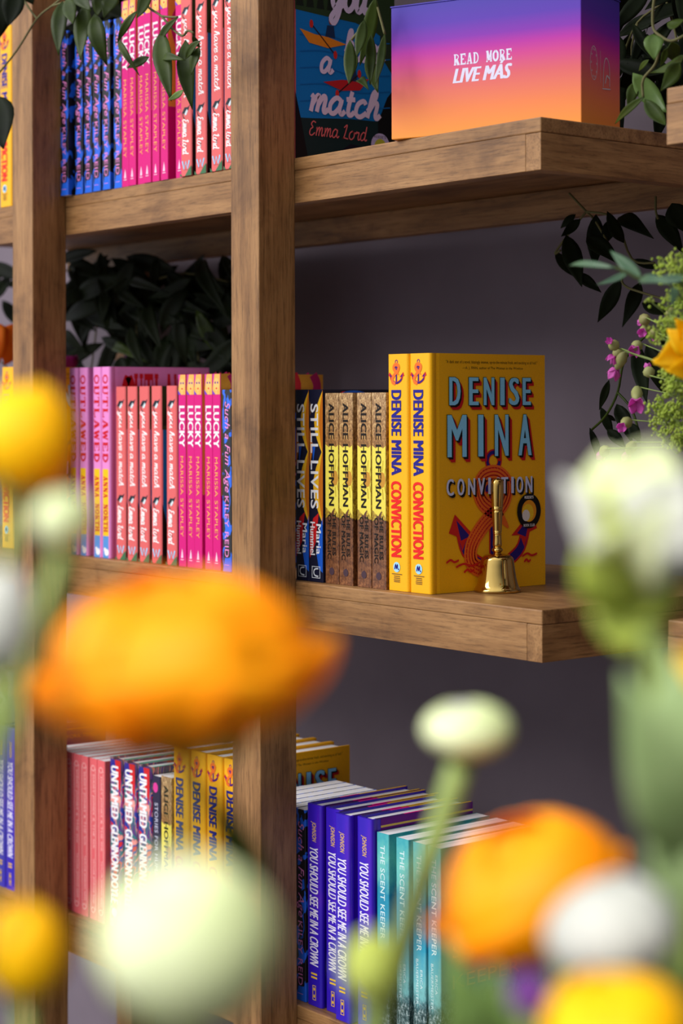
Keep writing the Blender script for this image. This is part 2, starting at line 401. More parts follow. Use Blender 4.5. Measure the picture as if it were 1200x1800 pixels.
SLAB = {
 'O': [(smooth([(.5,.94),(.2,.75),(.15,.5),(.2,.25),(.5,.06),(.8,.25),(.85,.5),(.8,.75),(.5,.94)], 4), .09)],
 'U': _st(.22)[:1] + [([(.02,.95),(.42,.95)], .05), ([(.6,.95),(.98,.95)], .05), (smooth([(.22,.4),(.3,.1),(.5,.05),(.7,.1),(.78,.4)], 4), .07), ([(.78,.3),(.78,1)], .08)],
 'T': _st(.5) + [([(.05,.93),(.95,.93)], .07), ([(.08,.7),(.08,1)], .05), ([(.92,.7),(.92,1)], .05)],
 'L': _st(.25) + [([(.1,.07),(.9,.07)], .07), ([(.9,0),(.9,.3)], .05)],
 'A': [([(.2,0),(.48,1)], .07), ([(.52,1),(.8,0)], .13), ([(.3,.3),(.7,.3)], .05), ([(.02,.05),(.38,.05)], .05), ([(.6,.05),(1,.05)], .05)],
 'W': [([(.12,1),(.32,0)], .11), ([(.32,0),(.5,.9)], .06), ([(.5,.9),(.7,0)], .11), ([(.7,0),(.88,1)], .06), ([(0,.95),(.28,.95)], .05), ([(.75,.95),(1,.95)], .05)],
 'E': _st(.25) + [([(.1,.93),(.88,.93)], .07), ([(.1,.07),(.92,.07)], .07), ([(.25,.5),(.65,.5)], .06), ([(.88,.72),(.88,1)], .05), ([(.92,0),(.92,.28)], .05)],
 'D': _st(.25) + [(smooth([(.25,.93),(.6,.9),(.82,.65),(.82,.35),(.6,.1),(.25,.07)], 4), .09)],
 'N': [([(.2,0),(.2,1)], .06), ([(.2,1),(.8,0)], .12), ([(.8,0),(.8,1)], .06), ([(.02,.05),(.38,.05)], .05), ([(.62,.95),(.98,.95)], .05), ([(.0,.95),(.3,.95)], .05)],
 'R': _st(.25) + [(smooth([(.25,.94),(.62,.92),(.8,.74),(.62,.54),(.25,.5)], 4), .07), ([(.5,.5),(.82,.02)], .12), ([(.7,.05),(1,.05)], .05)],
 'H': _st(.22) + _st(.78) + [([(.2,.5),(.8,.5)], .06)],
 'M': [([(.16,0),(.16,1)], .05), ([(.2,1),(.5,.15)], .11), ([(.5,.15),(.8,1)], .05), ([(.82,0),(.82,1)], .11), ([(.02,.05),(.3,.05)], .05), ([(.66,.05),(.98,.05)], .05), ([(.02,.95),(.3,.95)], .05), ([(.7,.95),(.98,.95)], .05)]}
WHITE = ink((240, 238, 240)); BLACK = ink((16, 14, 16)); NAVY = ink((26, 20, 130)); RED = ink((228, 28, 24)); SKYB = ink((140, 212, 250))

# ------------------------------------------------------------------ books
def case_outline(T, W, soft):
    r = .0012 if soft else .0035
    arc = [(r - r*math.cos(t*math.pi/8), r - r*math.sin(t*math.pi/8)) for t in range(5)]
    arc2 = [(T - x, y) for x, y in arc][::-1]
    gl = [] if soft else [(.0002, .0055), (.0011, .0085), (.0004, .012)]
    left = [(0, W)] + gl[::-1] + arc; right = arc2 + [(T - x, y) for x, y in gl] + [(T, W)]
    return left + right
def book(name, label, cat, T, W, H, cover_mat, art, soft=False, jacket=False):
    root = thing(name, label, cat)
    th = .0006 if soft else .0028
    ol = case_outline(T, W, soft); cx = T / 2
    inn = []
    for x, y in ol:
        ix = min(max(x, th), T - th)
        iy = max(y, th + (0 if soft else .0005))
        inn.append((ix, iy))
    mb = MB(); mb.shell(ol, inn, 0, H, cover_mat)
    sp = Face(mb, (0, 0, 0), (1, 0, 0), (0, 0, 1)); fr = Face(mb, (T, 0, 0), (0, 1, 0), (0, 0, 1))
    dn = sp.sub((0, H), (0, -1), (1, 0))
    art(sp, dn, fr, T, W, H)
    mb.build('dust_jacket' if jacket else 'cover', root)
    pg = MB(); g = 0 if soft else .003
    pg.box((th + .0002, th + .0012, g), (T - th - .0002, W - (.0005 if soft else .004), H - (.0003 if soft else g)), PAPER)
    pg.build('page_block', root)
    return root
def bird(f, c, s):
    f.poly([(c[0]+x*s, c[1]+y*s) for x, y in [(-.9,-.2),(-.3,.5),(.5,.45),(1.1,.75),(.7,.1),(.2,-.45),(-.4,-.5)]], ink((24, 34, 46)))
    f.poly([(c[0]+x*s, c[1]+y*s) for x, y in [(-.3,-.4),(.3,.2),(.55,-.1),(.2,-.6),(-.2,-.7)]], ink((210, 222, 226)))
    f.ribbon([(c[0]-.9*s, c[1]-.2*s), (c[0]-.6*s, c[1]-.9*s), (c[0]-.2*s, c[1]-1.2*s)], .08*s, ink((24, 34, 46)))
CORAL = ink((222, 100, 100)); MAG = ink((212, 8, 120))
def art_match(sp, dn, fr, T, W, H):
    wh = ink((246, 240, 240))
    for a in (.10, .645): bird(dn.sub((a*H, T*.5), (0, 1), (-1, 0)), (0, 0), T*.34)
    dn.script('you have a match', .145*H, T*.2, .58*H, T*.80, wh, .105)
    dn.script('Emma Lord', .69*H, T*.24, .885*H, T*.76, wh, .095)
    q = dn.sub((.94*H, T*.5), (0, 1), (-1, 0)); q.ribbon([(-.3*T, .2*T), (-.15*T, -.2*T), (0, .15*T), (.15*T, -.2*T), (.3*T, .2*T)], .05*T, SKYB)
    sp.rect(T*.3, .033*H, T*.7, .034*H, ink((60, 40, 40)))
    g = ink((62, 110, 74)); sp.poly([(T*.42, 0), (T*.98, 0), (T*.98, .055*H), (T*.8, .04*H)], g); sp.poly([(0, 0), (T*.2, 0), (0, .02*H)], g)
    blue, dk, gr = ink((10, 120, 190)), ink((18, 44, 44)), ink((44, 66, 34))
    fr.rect(.002, 0, W, H, blue)
    fr.poly([(.002, 0), (W, 0), (W, .052), (.8*W, .050), (.5*W, .049), (.2*W, .0455), (.002, .044)], dk)
    fr.poly([(.3*W, 0), (.8*W, 0), (.8*W, .018), (.55*W, .022)], ink((22, 18, 34)))
    bk = ink((12, 14, 16))
    fr.poly([(.001, 0), (.0185, 0), (.0085, .044), (.001, .072)], bk)
    fr.poly([(.1175, .03), (.1175, .05), (.131, .078), (W, .09), (W, 0), (.1300, 0)], bk)
    fr.poly([(.001, .1605), (.3*W, .158), (.6*W, .156), (.8*W, .149), (W, .136), (W, H), (.001, H)], gr)
    fr.poly([(.85*W, .125), (W, .100), (W, .138), (.85*W, .148)], ink((40, 56, 36)))
    for i in range(6): fr.poly([(.002 + .1*W*i, .165), (.09*W + .1*W*i, .165), (.05*W+.1*W*i, .198)], ink((24, 34, 22)))
    pale = ink((226, 212, 232))
    for i in range(5): fr.ribbon(smooth([(.05*W, .062+.018*i), (.3*W, .066+.018*i), (.6*W, .061+.018*i), (.95*W, .067+.018*i)], 5), .0006, ink((8, 104, 172)))
    def kayak(x, z, c, flip, pa, pb):
        s = -1 if flip else 1
        fr.poly([(x-s*.033, z+.008), (x-s*.02, z-.006), (x+s*.006, z-.009), (x+s*.032, z-.002), (x+s*.006, z+.003), (x-s*.012, z+.004)], ink(c))
        fr.poly([(x+.002, z+.003), (x+.016, z+.003), (x+.014, z+.016), (x+.005, z+.016)], ink((24, 50, 84)))
        fr.disc((x+.010, z+.021), .0030, .0042, ink((150, 70, 50)), 12); fr.disc((x+.010, z+.0235), .0034, .0026, BLACK, 12)
        fr.ribbon([pa, pb], .0007, ink((40, 24, 24)))
        for q in (pa, pb): fr.disc(q, .0026, .0046, ink((206, 44, 34)), 12)
    kayak(.040, .1325, (232, 140, 30), False, (.0229, .1473), (.0561, .1172)); kayak(.071, .088, (190, 36, 40), True, (.090, .100), (.0585, .0750))
    fr.script('you', .050, .152, .106, .192, pale, .13); fr.script('have', .0685, .114, .128, .147, pale, .13)
    fr.script('a', .034, .097, .055, .1125, pale, .15); fr.script('match', .0185, .0525, .124, .083, pale, .15)
    fr.script('Emma Lord', .0185, .0265, .102, .0425, ink((226, 110, 110)), .07)
    fr.disc((.120, .0235), .0135, .0135, ink((196, 190, 226))); fr.disc((.120, .0225), .0085, .0085, ink((196, 200, 60)))
    fr.text("REESE'S", .111, .0315, .128, .0345, BLACK, 0)
def art_lucky(sp, dn, fr, T, W, H):
    sp.rect(.0008, .895*H, T-.0008, H*.999, ink((240, 176, 84)))
    sp.poly([(.0008, .999*H), (T*.3, .999*H), (T*.12, .95*H), (.0008, .93*H)], ink((200, 60, 150)))
    sp.disc((T*.52, .945*H), T*.32, .034*H, ink((248, 190, 110)))
    for x in (.38, .68): sp.disc((T*x, .955*H), T*.09, .006*H, ink((90, 50, 140)))
    sp.disc((T*.53, .926*H), T*.1, .0045*H, RED); sp.poly([(T*.4, .895*H), (T*.66, .895*H), (T*.6, .915*H), (T*.46, .915*H)], ink((248, 190, 110)))
    sp.poly([(.0008, .895*H), (T*.4, .895*H), (T*.0008, .92*H)], ink((120, 60, 190)))
    dn.text('LUCKY', .165*H, T*.16, .375*H, T*.86, WHITE, 0, 0, None, .0006)
    dn.text('MARISSA STAPLEY', .425*H, T*.3, .845*H, T*.68, ink((250, 170, 90)))
    sp.poly([(T*.35, .045*H), (T*.65, .045*H), (T*.6, .07*H), (T*.5, .095*H), (T*.42, .07*H)], ink((250, 200, 225))); sp.rect(T*.3, .034*H, T*.7, .038*H, ink((250, 200, 225)))
    fr.rect(.0008, 0, W, H, ink((240, 170, 60)))
    for i in range(5):
        x = .1 + .2*i; fr.ribbon(smooth([(x*W, H), ((x+.04)*W, .93*H), ((x-.03)*W, .8*H), ((x+.08)*W, .6*H)], 5), .006, ink((226, 50, 60) if i % 2 else (200, 40, 110)))
    fr.rect(.0008, 0, W, .38*H, MAG); fr.text('LUCKY', .1*W, .4*H, .9*W, .55*H, WHITE, .02)
def art_outlaw(sp, dn, fr, T, W, H):
    pk, ye, bl = ink((232, 140, 206)), ink((248, 196, 24)), ink((84, 146, 214))
    sp.rect(.0035, .115*H, T-.0035, .465*H, ye); sp.rect(0.0035, 0, T-.0035, .115*H, bl)
    for f_ in (sp,):
        f_.disc((T*.6, .03*H), T*.25, .018*H, WHITE); f_.disc((T*.4, .045*H), T*.12, .01*H, WHITE)
    dn.slab('OUTLAWED', .035*H, T*.2, .505*H, T*.8, ink((206, 20, 34)))
    dn.slab('ANNA NORTH', .57*H, T*.26, .865*H, T*.74, ink((206, 40, 40)))
    fr.rect(.012, 0, W, .71*H, bl); fr.rect(.012, 0, W, .11*H, ye)
    for z in (.34, .42): fr.rect(.012, z*H, W, (z+.025)*H, ink((226, 220, 230)))
    fr.slab('OUTLAWED', .02, .72*H, W-.01, .965*H, ink((206, 20, 34)))
def art_funage(sp, dn, fr, T, W, H):
    pk = ink((240, 140, 206))
    dn.text('Such a Fun Age', .065*H, T*.14, .565*H, T*.86, pk, 0, .3)
    dn.text('KILEY REID', .585*H, T*.28, .92*H, T*.70, pk, 0)
    sp.poly([(.001, 0), (T-.001, 0), (T*.75, .075*H), (T*.3, .075*H)], ink((30, 104, 230)))
    sp.rect(T*.25, .035*H, T*.75, .0375*H, pk)
    fr.text('Such a', .08*W, .72*H, .7*W, .86*H, pk, .02, .3); fr.text('Fun Age', .1*W, .5*H, .92*W, .66*H, pk, .02, .3); fr.text('KILEY REID', .2*W, .1*H, .8*W, .16*H, pk, .01)
DARKN = ink((16, 18, 44))
def art_still(sp, dn, fr, T, W, H):
    go, am, rd, bl = ink((240, 184, 30)), ink((200, 110, 20)), ink((204, 26, 30)), ink((24, 90, 200))
    def leafp(z0, z1, w):
        zs = [z0 + (z1-z0)*i/8 for i in range(9)]
        L_ = [(T*(1-w*math.sin(math.pi*i/8)), zs[i]) for i in range(9)]
        sp.poly(L_ + [(T*.97, zs[8]), (T*.97, zs[0])], go)
        sp.poly([(T*(1-.45*w*math.sin(math.pi*i/8)), zs[i]) for i in range(9)] + [(T*.97, zs[8]), (T*.97, zs[0])], am)
    leafp(.66*H, .995*H, .62); leafp(.30*H, .69*H, .7)
    sp.poly([(.001, .6*H), (T*.3, .7*H), (.001, .8*H)], am); sp.poly([(.001, .94*H), (T*.3, .9*H), (.001, .86*H)], ink((90, 60, 40)))
    sp.poly([(.001, .12*H), (T*.45, .2*H), (T*.7, .36*H), (T*.3, .33*H), (.001, .25*H)], rd)
    sp.poly([(T*.98, .05*H), (T*.98, .34*H), (T*.75, .26*H), (T*.55, .14*H), (T*.7, .07*H)], bl)
    sp.poly([(T*.3, .62*H), (T*.5, .72*H), (T*.25, .7*H)], bl)
    dn.text('STILL LIVES', .075*H, T*.12, .62*H, T*.68, WHITE, .015)
    dn.text('Maria', .70*H, T*.52, .855*H, T*.86, WHITE, 0, 0, None, .0003); dn.text('Hummel', .69*H, T*.08, .86*H, T*.42, WHITE, 0, 0, None, .0003)
    f = ink((220, 224, 230))
    for a in ((.2, .02, .8, .023), (.2, .078, .8, .081), (.2, .02, .23, .081), (.77, .02, .8, .081)): sp.rect(T*a[0], H*a[1], T*a[2], H*a[3], f)
    sp.ribbon(smooth([(T*.66, .07*H), (T*.42, .066*H), (T*.34, .05*H), (T*.42, .034*H), (T*.66, .03*H)], 4), T*.03, f)
    fr.rect(.001, .0, W, H, DARKN)
    for i, (a, b, z) in enumerate(((.05, .5, .99), (.45, .95, .99), (.1, .6, .5), (.5, .98, .45))):
        fr.poly([(a*W, (z-.3)*H), ((a+b)/2*W, z*H), (b*W, (z-.3)*H), ((a+b)/2*W, (z-.42)*H)], (bl, go, rd, am)[i])
    fr.disc((.22*W, .97*H), .05*W, .02*H, rd); fr.disc((.32*W, .96*H), .16*W, .035*H, bl)
    fr.text('STILL LIVES', .1*W, .45*H, .9*W, .6*H, WHITE, .015)
def art_rules(sp, dn, fr, T, W, H):
    dk = ink((26, 18, 14)); ye = ink((236, 216, 60))
    pts = [(.001, .40*H), (T*.2, .39*H), (T*.45, .37*H), (T*.7, .40*H), (T*.98, .36*H), (T*.98, .73*H), (T*.8, .715*H), (T*.55, .73*H), (T*.3, .715*H), (.001, .73*H)]
    sp.poly(pts, ink((232, 214, 84)))
    sp.disc((T*.72, .555*H), T*.25, .04*H, ink((196, 140, 50)))
    for i in range(9):
        t = 2*math.pi*i/9; sp.ribbon([(T*.72 + T*.3*math.cos(t)*.8, .555*H + .045*H*math.sin(t)), (min(T*.98, T*.72 + T*.62*math.cos(t)*.8), .555*H + .1*H*math.sin(t))], .0005, ink((200, 170, 40)))
    dn.text('ALICE HOFFMAN', .055*H, T*.3, .59*H, T*.68, dk, 0, 0, None, .0005)
    dn.text('THE RULES', .63*H, T*.55, .85*H, T*.8, dk, 0, 0, None, .0003); dn.text('OF MAGIC', .64*H, T*.2, .87*H, T*.46, dk, 0, 0, None, .0003)
    sp.disc((T*.5, .065*H), T*.18, .02*H, ink((70, 50, 60)))
    fr.text('ALICE HOFFMAN', .1*W, .8*H, .9*W, .9*H, dk, .02)
def anchor(f, s, scales):                    # drawn around (0,0), unit height
    nv, rd, og = ink((40, 24, 120)), ink((206, 34, 30)), ink((238, 110, 34))
    def rib(p, h, m): f.ribbon([(x*s, y*s) for x, y in p], [q*s for q in h] if isinstance(h, list) else h*s, m)
    snake = smooth([(.05, .34), (-.2, .27), (-.26, .12), (.0, -.02), (.2, -.15), (.16, -.34), (-.1, -.5), (-.34, -.52)][::-1] if False else
                   [(-.06, -.60), (-.28, -.52), (-.30, -.34), (-.14, -.14), (.06, .0), (.16, .12), (.18, .26), (.05, .36), (-.12, .34), (-.2, .22), (-.14, .08), (.06, -.04), (.2, -.18)], 5)
    f.ring((0, .49*s), .115*s, .115*s, .06*s, rd); f.ring((0, .49*s), .1*s, .1*s, .035*s, nv)
    rib([(0, .4), (0, -.5)], .062, rd); rib([(0, .4), (0, -.5)], .045, nv)
    rib([(-.24, .22), (.24, .22)], .05, rd); rib([(-.22, .22), (.22, .22)], .034, nv)
    arc = smooth([(-.44, -.2), (-.34, -.42), (0, -.56), (.34, -.42), (.44, -.2)], 5); rib(arc, .065, rd); rib(arc, .045, nv)
    for q in (-1, 1):
        f.poly([(q*x*s, y*s) for x, y in [(.52, -.02), (.24, -.26), (.36, -.26), (.42, -.38), (.48, -.24), (.6, -.2)]], rd)
        f.poly([(q*x*s, y*s) for x, y in [(.5, -.08), (.32, -.24), (.44, -.28)]], nv)
    rib(snake, [.02] + [.085]*(len(snake)-8) + [.07, .06, .05, .04, .03, .02, .01], og)
    ks = f.lay()
    if scales:
        for i in range(2, len(snake)-6):
            a = snake[i]; b = snake[i+1]; dx, dy = b[0]-a[0], b[1]-a[1]; l = math.hypot(dx, dy)
            for j in (-.055, -.018, .018, .055):
                for h in (0, .5):
                    c = (a[0]+dx*h - dy/l*j + dx*.25*(1 if abs(j) > .03 else 0), a[1]+dy*h + dx/l*j + dy*.25*(1 if abs(j) > .03 else 0))
                    f.ribbon([(c[0]*s, c[1]*s), ((c[0] + dx/l*.022)*s, (c[1] + dy/l*.022)*s)], .007*s, rd, k=ks)
YEL = ink((246, 178, 18), .36)
def shadow_text(f, t, a0, b0, a1, b1, d, K):
    rd, bk = ink((196, 22, 26)), BLACK; ft = .0011
    for i in range(7):
        o = d * (1 - i/7); f.text(t, a0+o, b0-o, a1+o, b1-o, rd, 0, 0, K + i*1e-5, ft)
    for i in range(3):
        o = d * (.45 - .15*i); f.text(t, a0+o, b0-o, a1+o, b1-o, bk, 0, 0, K + 8e-5 + i*1e-5, ft)
    f.text(t, a0-.0003, b0-.0005, a1+.0003, b1+.0005, bk, 0, 0, K + 12e-5, ft + .0005); f.text(t, a0, b0, a1, b1, SKYB, 0, 0, K + 14e-5, ft)
def art_conv(sp, dn, fr, T, W, H):
    anchor(sp.sub((T*.44, .925*H), (1, 0), (0, 1)), .0205, False)
    dn.text('DENISE MINA', .155*H, T*.20, .51*H, T*.67, NAVY, 0, 0, None, .0008)
    dn.text('CONVICTION', .54*H, T*.18, .855*H, T*.66, RED, 0, 0, None, .0008)
    sp.disc((T*.44, .10*H), T*.16, .0215*H, ink((160, 214, 236)))
    sp.ribbon(smooth([(T*.34, .09*H), (T*.4, .112*H), (T*.42, .092*H), (T*.48, .112*H), (T*.49, .095*H), (T*.55, .09*H)], 4), T*.022, NAVY)
    for z, ww in ((.069, .24), (.06, .14), (.052, .14), (.044, .15), (.037, .14)): 
        sp.rect(T*(.45-ww), z*H, T*(.45+ww), (z+.0035)*H, ink((120, 90, 40)))
    bk = ink((40, 30, 20))
    fr.text('"A dark star of a novel, blazingly intense, up-to-the-minute fresh, and exciting as all hell."', .13*W, .955*H, .93*W, .972*H, bk, .0)
    fr.text('\u2014A. J. FINN, author of The Woman in the Window', .27*W, .932*H, .80*W, .946*H, bk, .0)
    rd = ink((206, 34, 30))
    anchor(fr.sub((.535*W, .335*H), (1, 0), (0, 1)), .104, True)
    K0 = fr.lay() + 2e-5; fr.k += 16
    x = [.160, .328, .455, .60, .678, .80]; ww = [.083, .070, .080, .026, .079, .062]
    for ch, a, d in zip('DENISE', x, ww): shadow_text(fr, ch, a*W, .783*H, (a+d)*W, .900*H, .0046, K0)
    for ch, a, d in zip('MINA', (.142, .405, .55, .76), (.150, .032, .108, .106)): shadow_text(fr, ch, a*W, .566*H, (a+d)*W, .742*H, .0052, K0 + 2e-4)
    lv = ink((206, 212, 246)); K1 = fr.lay() + 2e-4; fr.k += 8
    for i, ch in enumerate('CONVICTION'):
        a = (.128, .219, .311, .396, .486, .533, .60, .69, .735, .818)[i]; d = .055 if ch != 'I' else .016
        for j, o in enumerate((.0022, .0011)): fr.text(ch, a*W+o, .405*H-o, (a+d)*W+o, .475*H-o, BLACK, 0, 0, K1 + j*1e-5, .0006)
        fr.text(ch, a*W, .405*H, (a+d)*W, .475*H, lv, 0, 0, K1 + 4e-5, .0006)
    for (c, z, l) in ((.12, .125, .11), (.2, .105, .2), (.27, .08, .09), (.78, .13, .14), (.8, .105, .06)):
        fr.ribbon(smooth([(c*W, z*H), ((c+l*.35)*W, (z+.012)*H), ((c+l*.65)*W, (z+.002)*H), ((c+l)*W, (z+.01)*H)], 5), [.0002] + [.0011]*14 + [.0002], rd)
    fr.text('TH', .44*W, .036*H, .52*W, .058*H, rd, .02)
    c = (.845*W, .325*H); fr.disc(c, .0172, .0182, BLACK, 40); fr.disc(c, .0106, .0114, ink((232, 150, 30)), 32)
    fr.disc((c[0]-.0018, c[1]-.0018), .0084, .0091, ink((240, 196, 40)), 32); fr.disc((c[0]-.0045, c[1]-.0045), .0055, .006, ink((228, 220, 216)), 32)
    fr.text("REESE'S", c[0]-.0065, c[1]+.0128, c[0]+.0065, c[1]+.0158, WHITE, .02); fr.text('BOOK CLUB', c[0]-.008, c[1]-.0162, c[0]+.008, c[1]-.0134, WHITE, .02)
def art_crown(sp, dn, fr, T, W, H):
    ye = ink((240, 190, 50))
    dn.text('JOHNSON', .085*H, T*.3, .185*H, T*.66, ye, .01, .25)
    dn.text('YOU SHOULD SEE ME IN A CROWN', .215*H, T*.22, .80*H, T*.78, ink((236, 230, 246)), 0, .25, None, .0003)
    for z in (.155, .137): sp.rect(T*.3, z*H, T*.7, (z+.009)*H, ye)
    for a in ((.4, .03, .62, .033), (.4, .10, .62, .103), (.4, .03, .43, .103), (.59, .03, .62, .103)): sp.rect(T*a[0], H*a[1], T*a[2], H*a[3], ye)
    sp.disc((T*.51, .085*H), T*.05, .008*H, ye); sp.disc((T*.51, .05*H), T*.05, .008*H, ye)
    fr.rect(.012, 0, W, H, ink((104, 20, 130))); fr.rect(.012, .955*H, W, .965*H, ink((224, 190, 90)))
    fr.text('NEW YORK TIMES', .4*W, .9*H, .9*W, .925*H, ye, .0)
    fr.text('You Should', .12*W, .72*H, .88*W, .85*H, WHITE, .01, .25)
    # coloured turn-ins showing along the top edge of both boards
    for x0 in (.0001, T-.0029):
        for y0, y1, c in ((.006, .045, (60, 40, 96)), (.045, .072, (222, 20, 130)), (.072, W-.001, (224, 170, 30))):
            sp.mb.box((x0, y0, H-.0002), (x0+.0028, y1, H+.0002), ink(c))
def art_scent(sp, dn, fr, T, W, H):
    pl = ink((214, 236, 236))
    dn.text('THE SCENT KEEPER', .06*H, T*.3, .535*H, T*.66, pl, .008)
    dn.text('ERICA', .625*H, T*.56, .72*H, T*.74, pl, .0); dn.text('BAUERMEISTER', .575*H, T*.24, .80*H, T*.42, pl, .0)
    fr.text('NEW YORK TIMES BESTSELLER', .17*W, .93*H, .83*W, .948*H, ink((220, 196, 120)), .0)
    for t, z in (('THE', .60), ('SCENT', .45), ('KEEPER', .30)): fr.text(t, .11*W, z*H, (.11 + .11*len(t))*W, (z+.065)*H, ink((230, 214, 190)))
def art_daisy(sp, dn, fr, T, W, H):
    pl = ink((250, 206, 200))
    dn.text('DAISY JONES & THE SIX', .10*H, T*.4, .56*H, T*.66, pl, .0); dn.text('TAYLOR JENKINS REID', .62*H, T*.4, .9*H, T*.66, pl, .0)
    for z in (.94, .06): sp.ring((T*.5, z*H), T*.25, .018*H, .0008, pl)
    for x in (.18, .8): sp.rect(T*x, .06*H, T*(x+.04), .94*H, pl)
def art_untamed(sp, dn, fr, T, W, H):
    sp.poly([(.0035, H*.99), (T*.1, H*.9), (T*.35, .86*H), (T*.6, .9*H), (T*.65, H*.99)], ink((30, 40, 150)))
    sp.poly([(T*.45, H*.99), (T*.6, .84*H), (T-.0035, .8*H), (T-.0035, H*.99)], ink((214, 32, 40)))
    sp.rect(.0035, .74*H, T-.0035, .78*H, ink((240, 160, 150)))
    dn.text('UNTAMED', .05*H, T*.16, .36*H, T*.7, WHITE, 0, 0, None, .0008); dn.text('GLENNON DOYLE', .40*H, T*.16, .86*H, T*.7, WHITE, 0, 0, None, .0008)
    sp.disc((T*.42, .085*H), T*.2, .026*H, ink((224, 226, 240)))
    for x0 in (.0001, T-.0029): sp.mb.box((x0, .004, H-.0002), (x0+.0028, W-.001, H+.0002), ink((90, 190, 170)))
def art_stories(sp, dn, fr, T, W, H):
    dn.text('STORIES FOR HUMAN WOMEN', .16*H, T*.3, .85*H, T*.7, ink((206, 206, 226))); sp.disc((T*.4, .93*H), T*.3, .03*H, ink((220, 60, 150)))

ORD = ['first', 'second', 'third', 'fourth', 'fifth', 'sixth', 'seventh']
ZT, ZM, ZB = .455, 0.0, -.455
PROTO = {}
SPEC = {
 'match': ('hardcover_book', .0235, .142, .2126, CORAL, art_match, False, False),
 'lucky': ('paperback_book', .0158, .150, .2255, MAG, art_lucky, True, False),
 'outlaw': ('hardcover_book', .0200, .150, .2375, ink((232, 140, 206)), art_outlaw, False, False),
 'funage': ('paperback_book', .0178, .130, .2070, BLOTCH, art_funage, True, False),
 'still': ('paperback_book', .0235, .134, .2060, DARKN, art_still, True, False),
 'rules': ('paperback_book', .0229, .130, .2020, GOLD, art_rules, True, False),
 'conv': ('hardcover_book', .0325, .161, .2410, YEL, art_conv, False, True),
 'crown': ('hardcover_book', .0255, .142, .2160, VIOLET, art_crown, False, False),
 'scent': ('paperback_book', .0195, .142, .2035, TEAL, art_scent, True, False),
 'daisy': ('paperback_book', .0176, .132, .2020, ink((234, 104, 110)), art_daisy, True, False),
 'untamed': ('hardcover_book', .0300, .146, .2090, SWIRL, art_untamed, False, False),
 'stories': ('paperback_book', .0170, .130, .2000, ink((44, 40, 66)), art_stories, True, False)}
def put(kind, x, y, z, label, group=None, rot=None):
    nm, T, W, H, m, art, soft, jk = SPEC[kind]
    if kind not in PROTO: o = PROTO[kind] = book(nm, label, 'book', T, W, H, m, art, soft, jk)
    else: o = copy_tree(PROTO[kind])
    o.location = (x, y, z + .0003); tag(o, label, 'book', group)
    if not group and 'group' in o: del o['group']
    o.rotation_euler = rot or (0, 0, 0)
    return o
def row(kind, z, items, text, group):
    for i, (x, y) in enumerate(items): put(kind, x, y, z, text.replace('#', ORD[i]), group)

# ------------------------------------------------------------------ setting
def slab_obj(name, a, b, m):
    mb = MB(); mb.box(a, b, m); o = mb.build(name); tag(o, kind='structure'); return o
YW = .42
slab_obj('wall_back', (-5, YW, -1.05), (4, YW + .1, 3.2), wall_mat())
slab_obj('floor', (-5, -4, -1.15), (4, YW + .1, -1.05), floor_mat())

# ------------------------------------------------------------------ bookshelf
PD, TH, SD = .0487, .0487, .363
def shelf_part(root, x0, x1, z):
    mb = MB(); mb.box((x0, 0, z - .0140), (x1, SD, z), WX); o = mb.build('shelf', root, .0013)
    fa = MB(); fa.box((x0, .0001, z - TH), (x1 - .0203, .0190, z - .01405), WX); fa.build('front_apron', o, .0004)
    ra = MB(); ra.box((x0, SD - .019, z - TH), (x1 - .0205, SD - .0004, z - .0143), WX); ra.build('rear_apron', o, .0012)
    for xa in (x1 - .0202, x0 + .0003 if x0 > 0 else None):
        if xa is None: continue
        sa = MB(); sa.box((xa, .0002, z - TH - .0002), (xa + .0199, SD - .0002, z - .0143), WY); sa.build('side_apron', o, .0006)
root = thing('bookshelf', 'brown wooden open bookshelf with square posts, holding the colourful books', 'bookshelf', (0, 0, 0))
for z in (.91, ZT, ZM, ZB, -.91): shelf_part(root, -1.42, 0.0, z)
for x in (-.4206, -.8955, -1.37):
    mb = MB(); mb.box((x, -PD, -1.05), (x + .0508, 0, 1.0), WZ); mb.build('post', root, .0014)
for x in (-1.3057, -.06):
    mb = MB(); mb.box((x, SD, -1.05), (x + .045, SD + .045, 1.0), WZ); mb.build('rear_post', root, .0014)
r2 = thing('bookshelf', 'second wooden bookshelf, only its shelf ends showing at the edge beside the white flowers', 'bookshelf', (0, 0, 0))
for z in (.461, .0042, -.452): shelf_part(r2, .1513, .72, z)
for x in (.56,):
    mb = MB(); mb.box((x, -PD, -1.05), (x + .0508, 0, 1.0), WZ); mb.build('post', r2, .0014)
    mb = MB(); mb.box((x, SD, -1.05), (x + .0508, SD + .045, 1.0), WZ); mb.build('rear_post', r2, .0014)

# ------------------------------------------------------------------ books on the shelves
put('funage', -.8438, -.0085, ZT, 'blue and black paperback on the top shelf, touching the wooden post', 'blue and black paperbacks on the top shelf')
for i, x in enumerate((-.821, -.7992, -.7777, -.7551, -.7335)):
    put('funage', x, (-.001, -.001, -.002, -.002, .001)[i], ZT, 'blue and black paperback on the top shelf, %s from the magenta books' % ORD[4 - i], 'blue and black paperbacks on the top shelf')
for i, x in enumerate((-.7153, -.6984, -.6800, -.6640, -.6474, -.6280, -.6005)):
    put('lucky', x, (.001, 0, .001, -.001, 0, -.001, .002)[i], ZT, 'magenta paperback on the top shelf, %s from the blue and black books' % ORD[i], 'magenta paperbacks on the top shelf')
for i, x in enumerate((-.5852, -.5585, -.5257, -.5001)):
    put('match', x, (-.002, 0, -.001, -.001)[i], ZT, 'coral hardcover on the top shelf, %s from the magenta books' % ORD[i], 'coral hardcovers on the top shelf')
put('match', -.3955, .0012, ZT, 'book with its blue kayak cover showing, between the middle post and the sunset box')
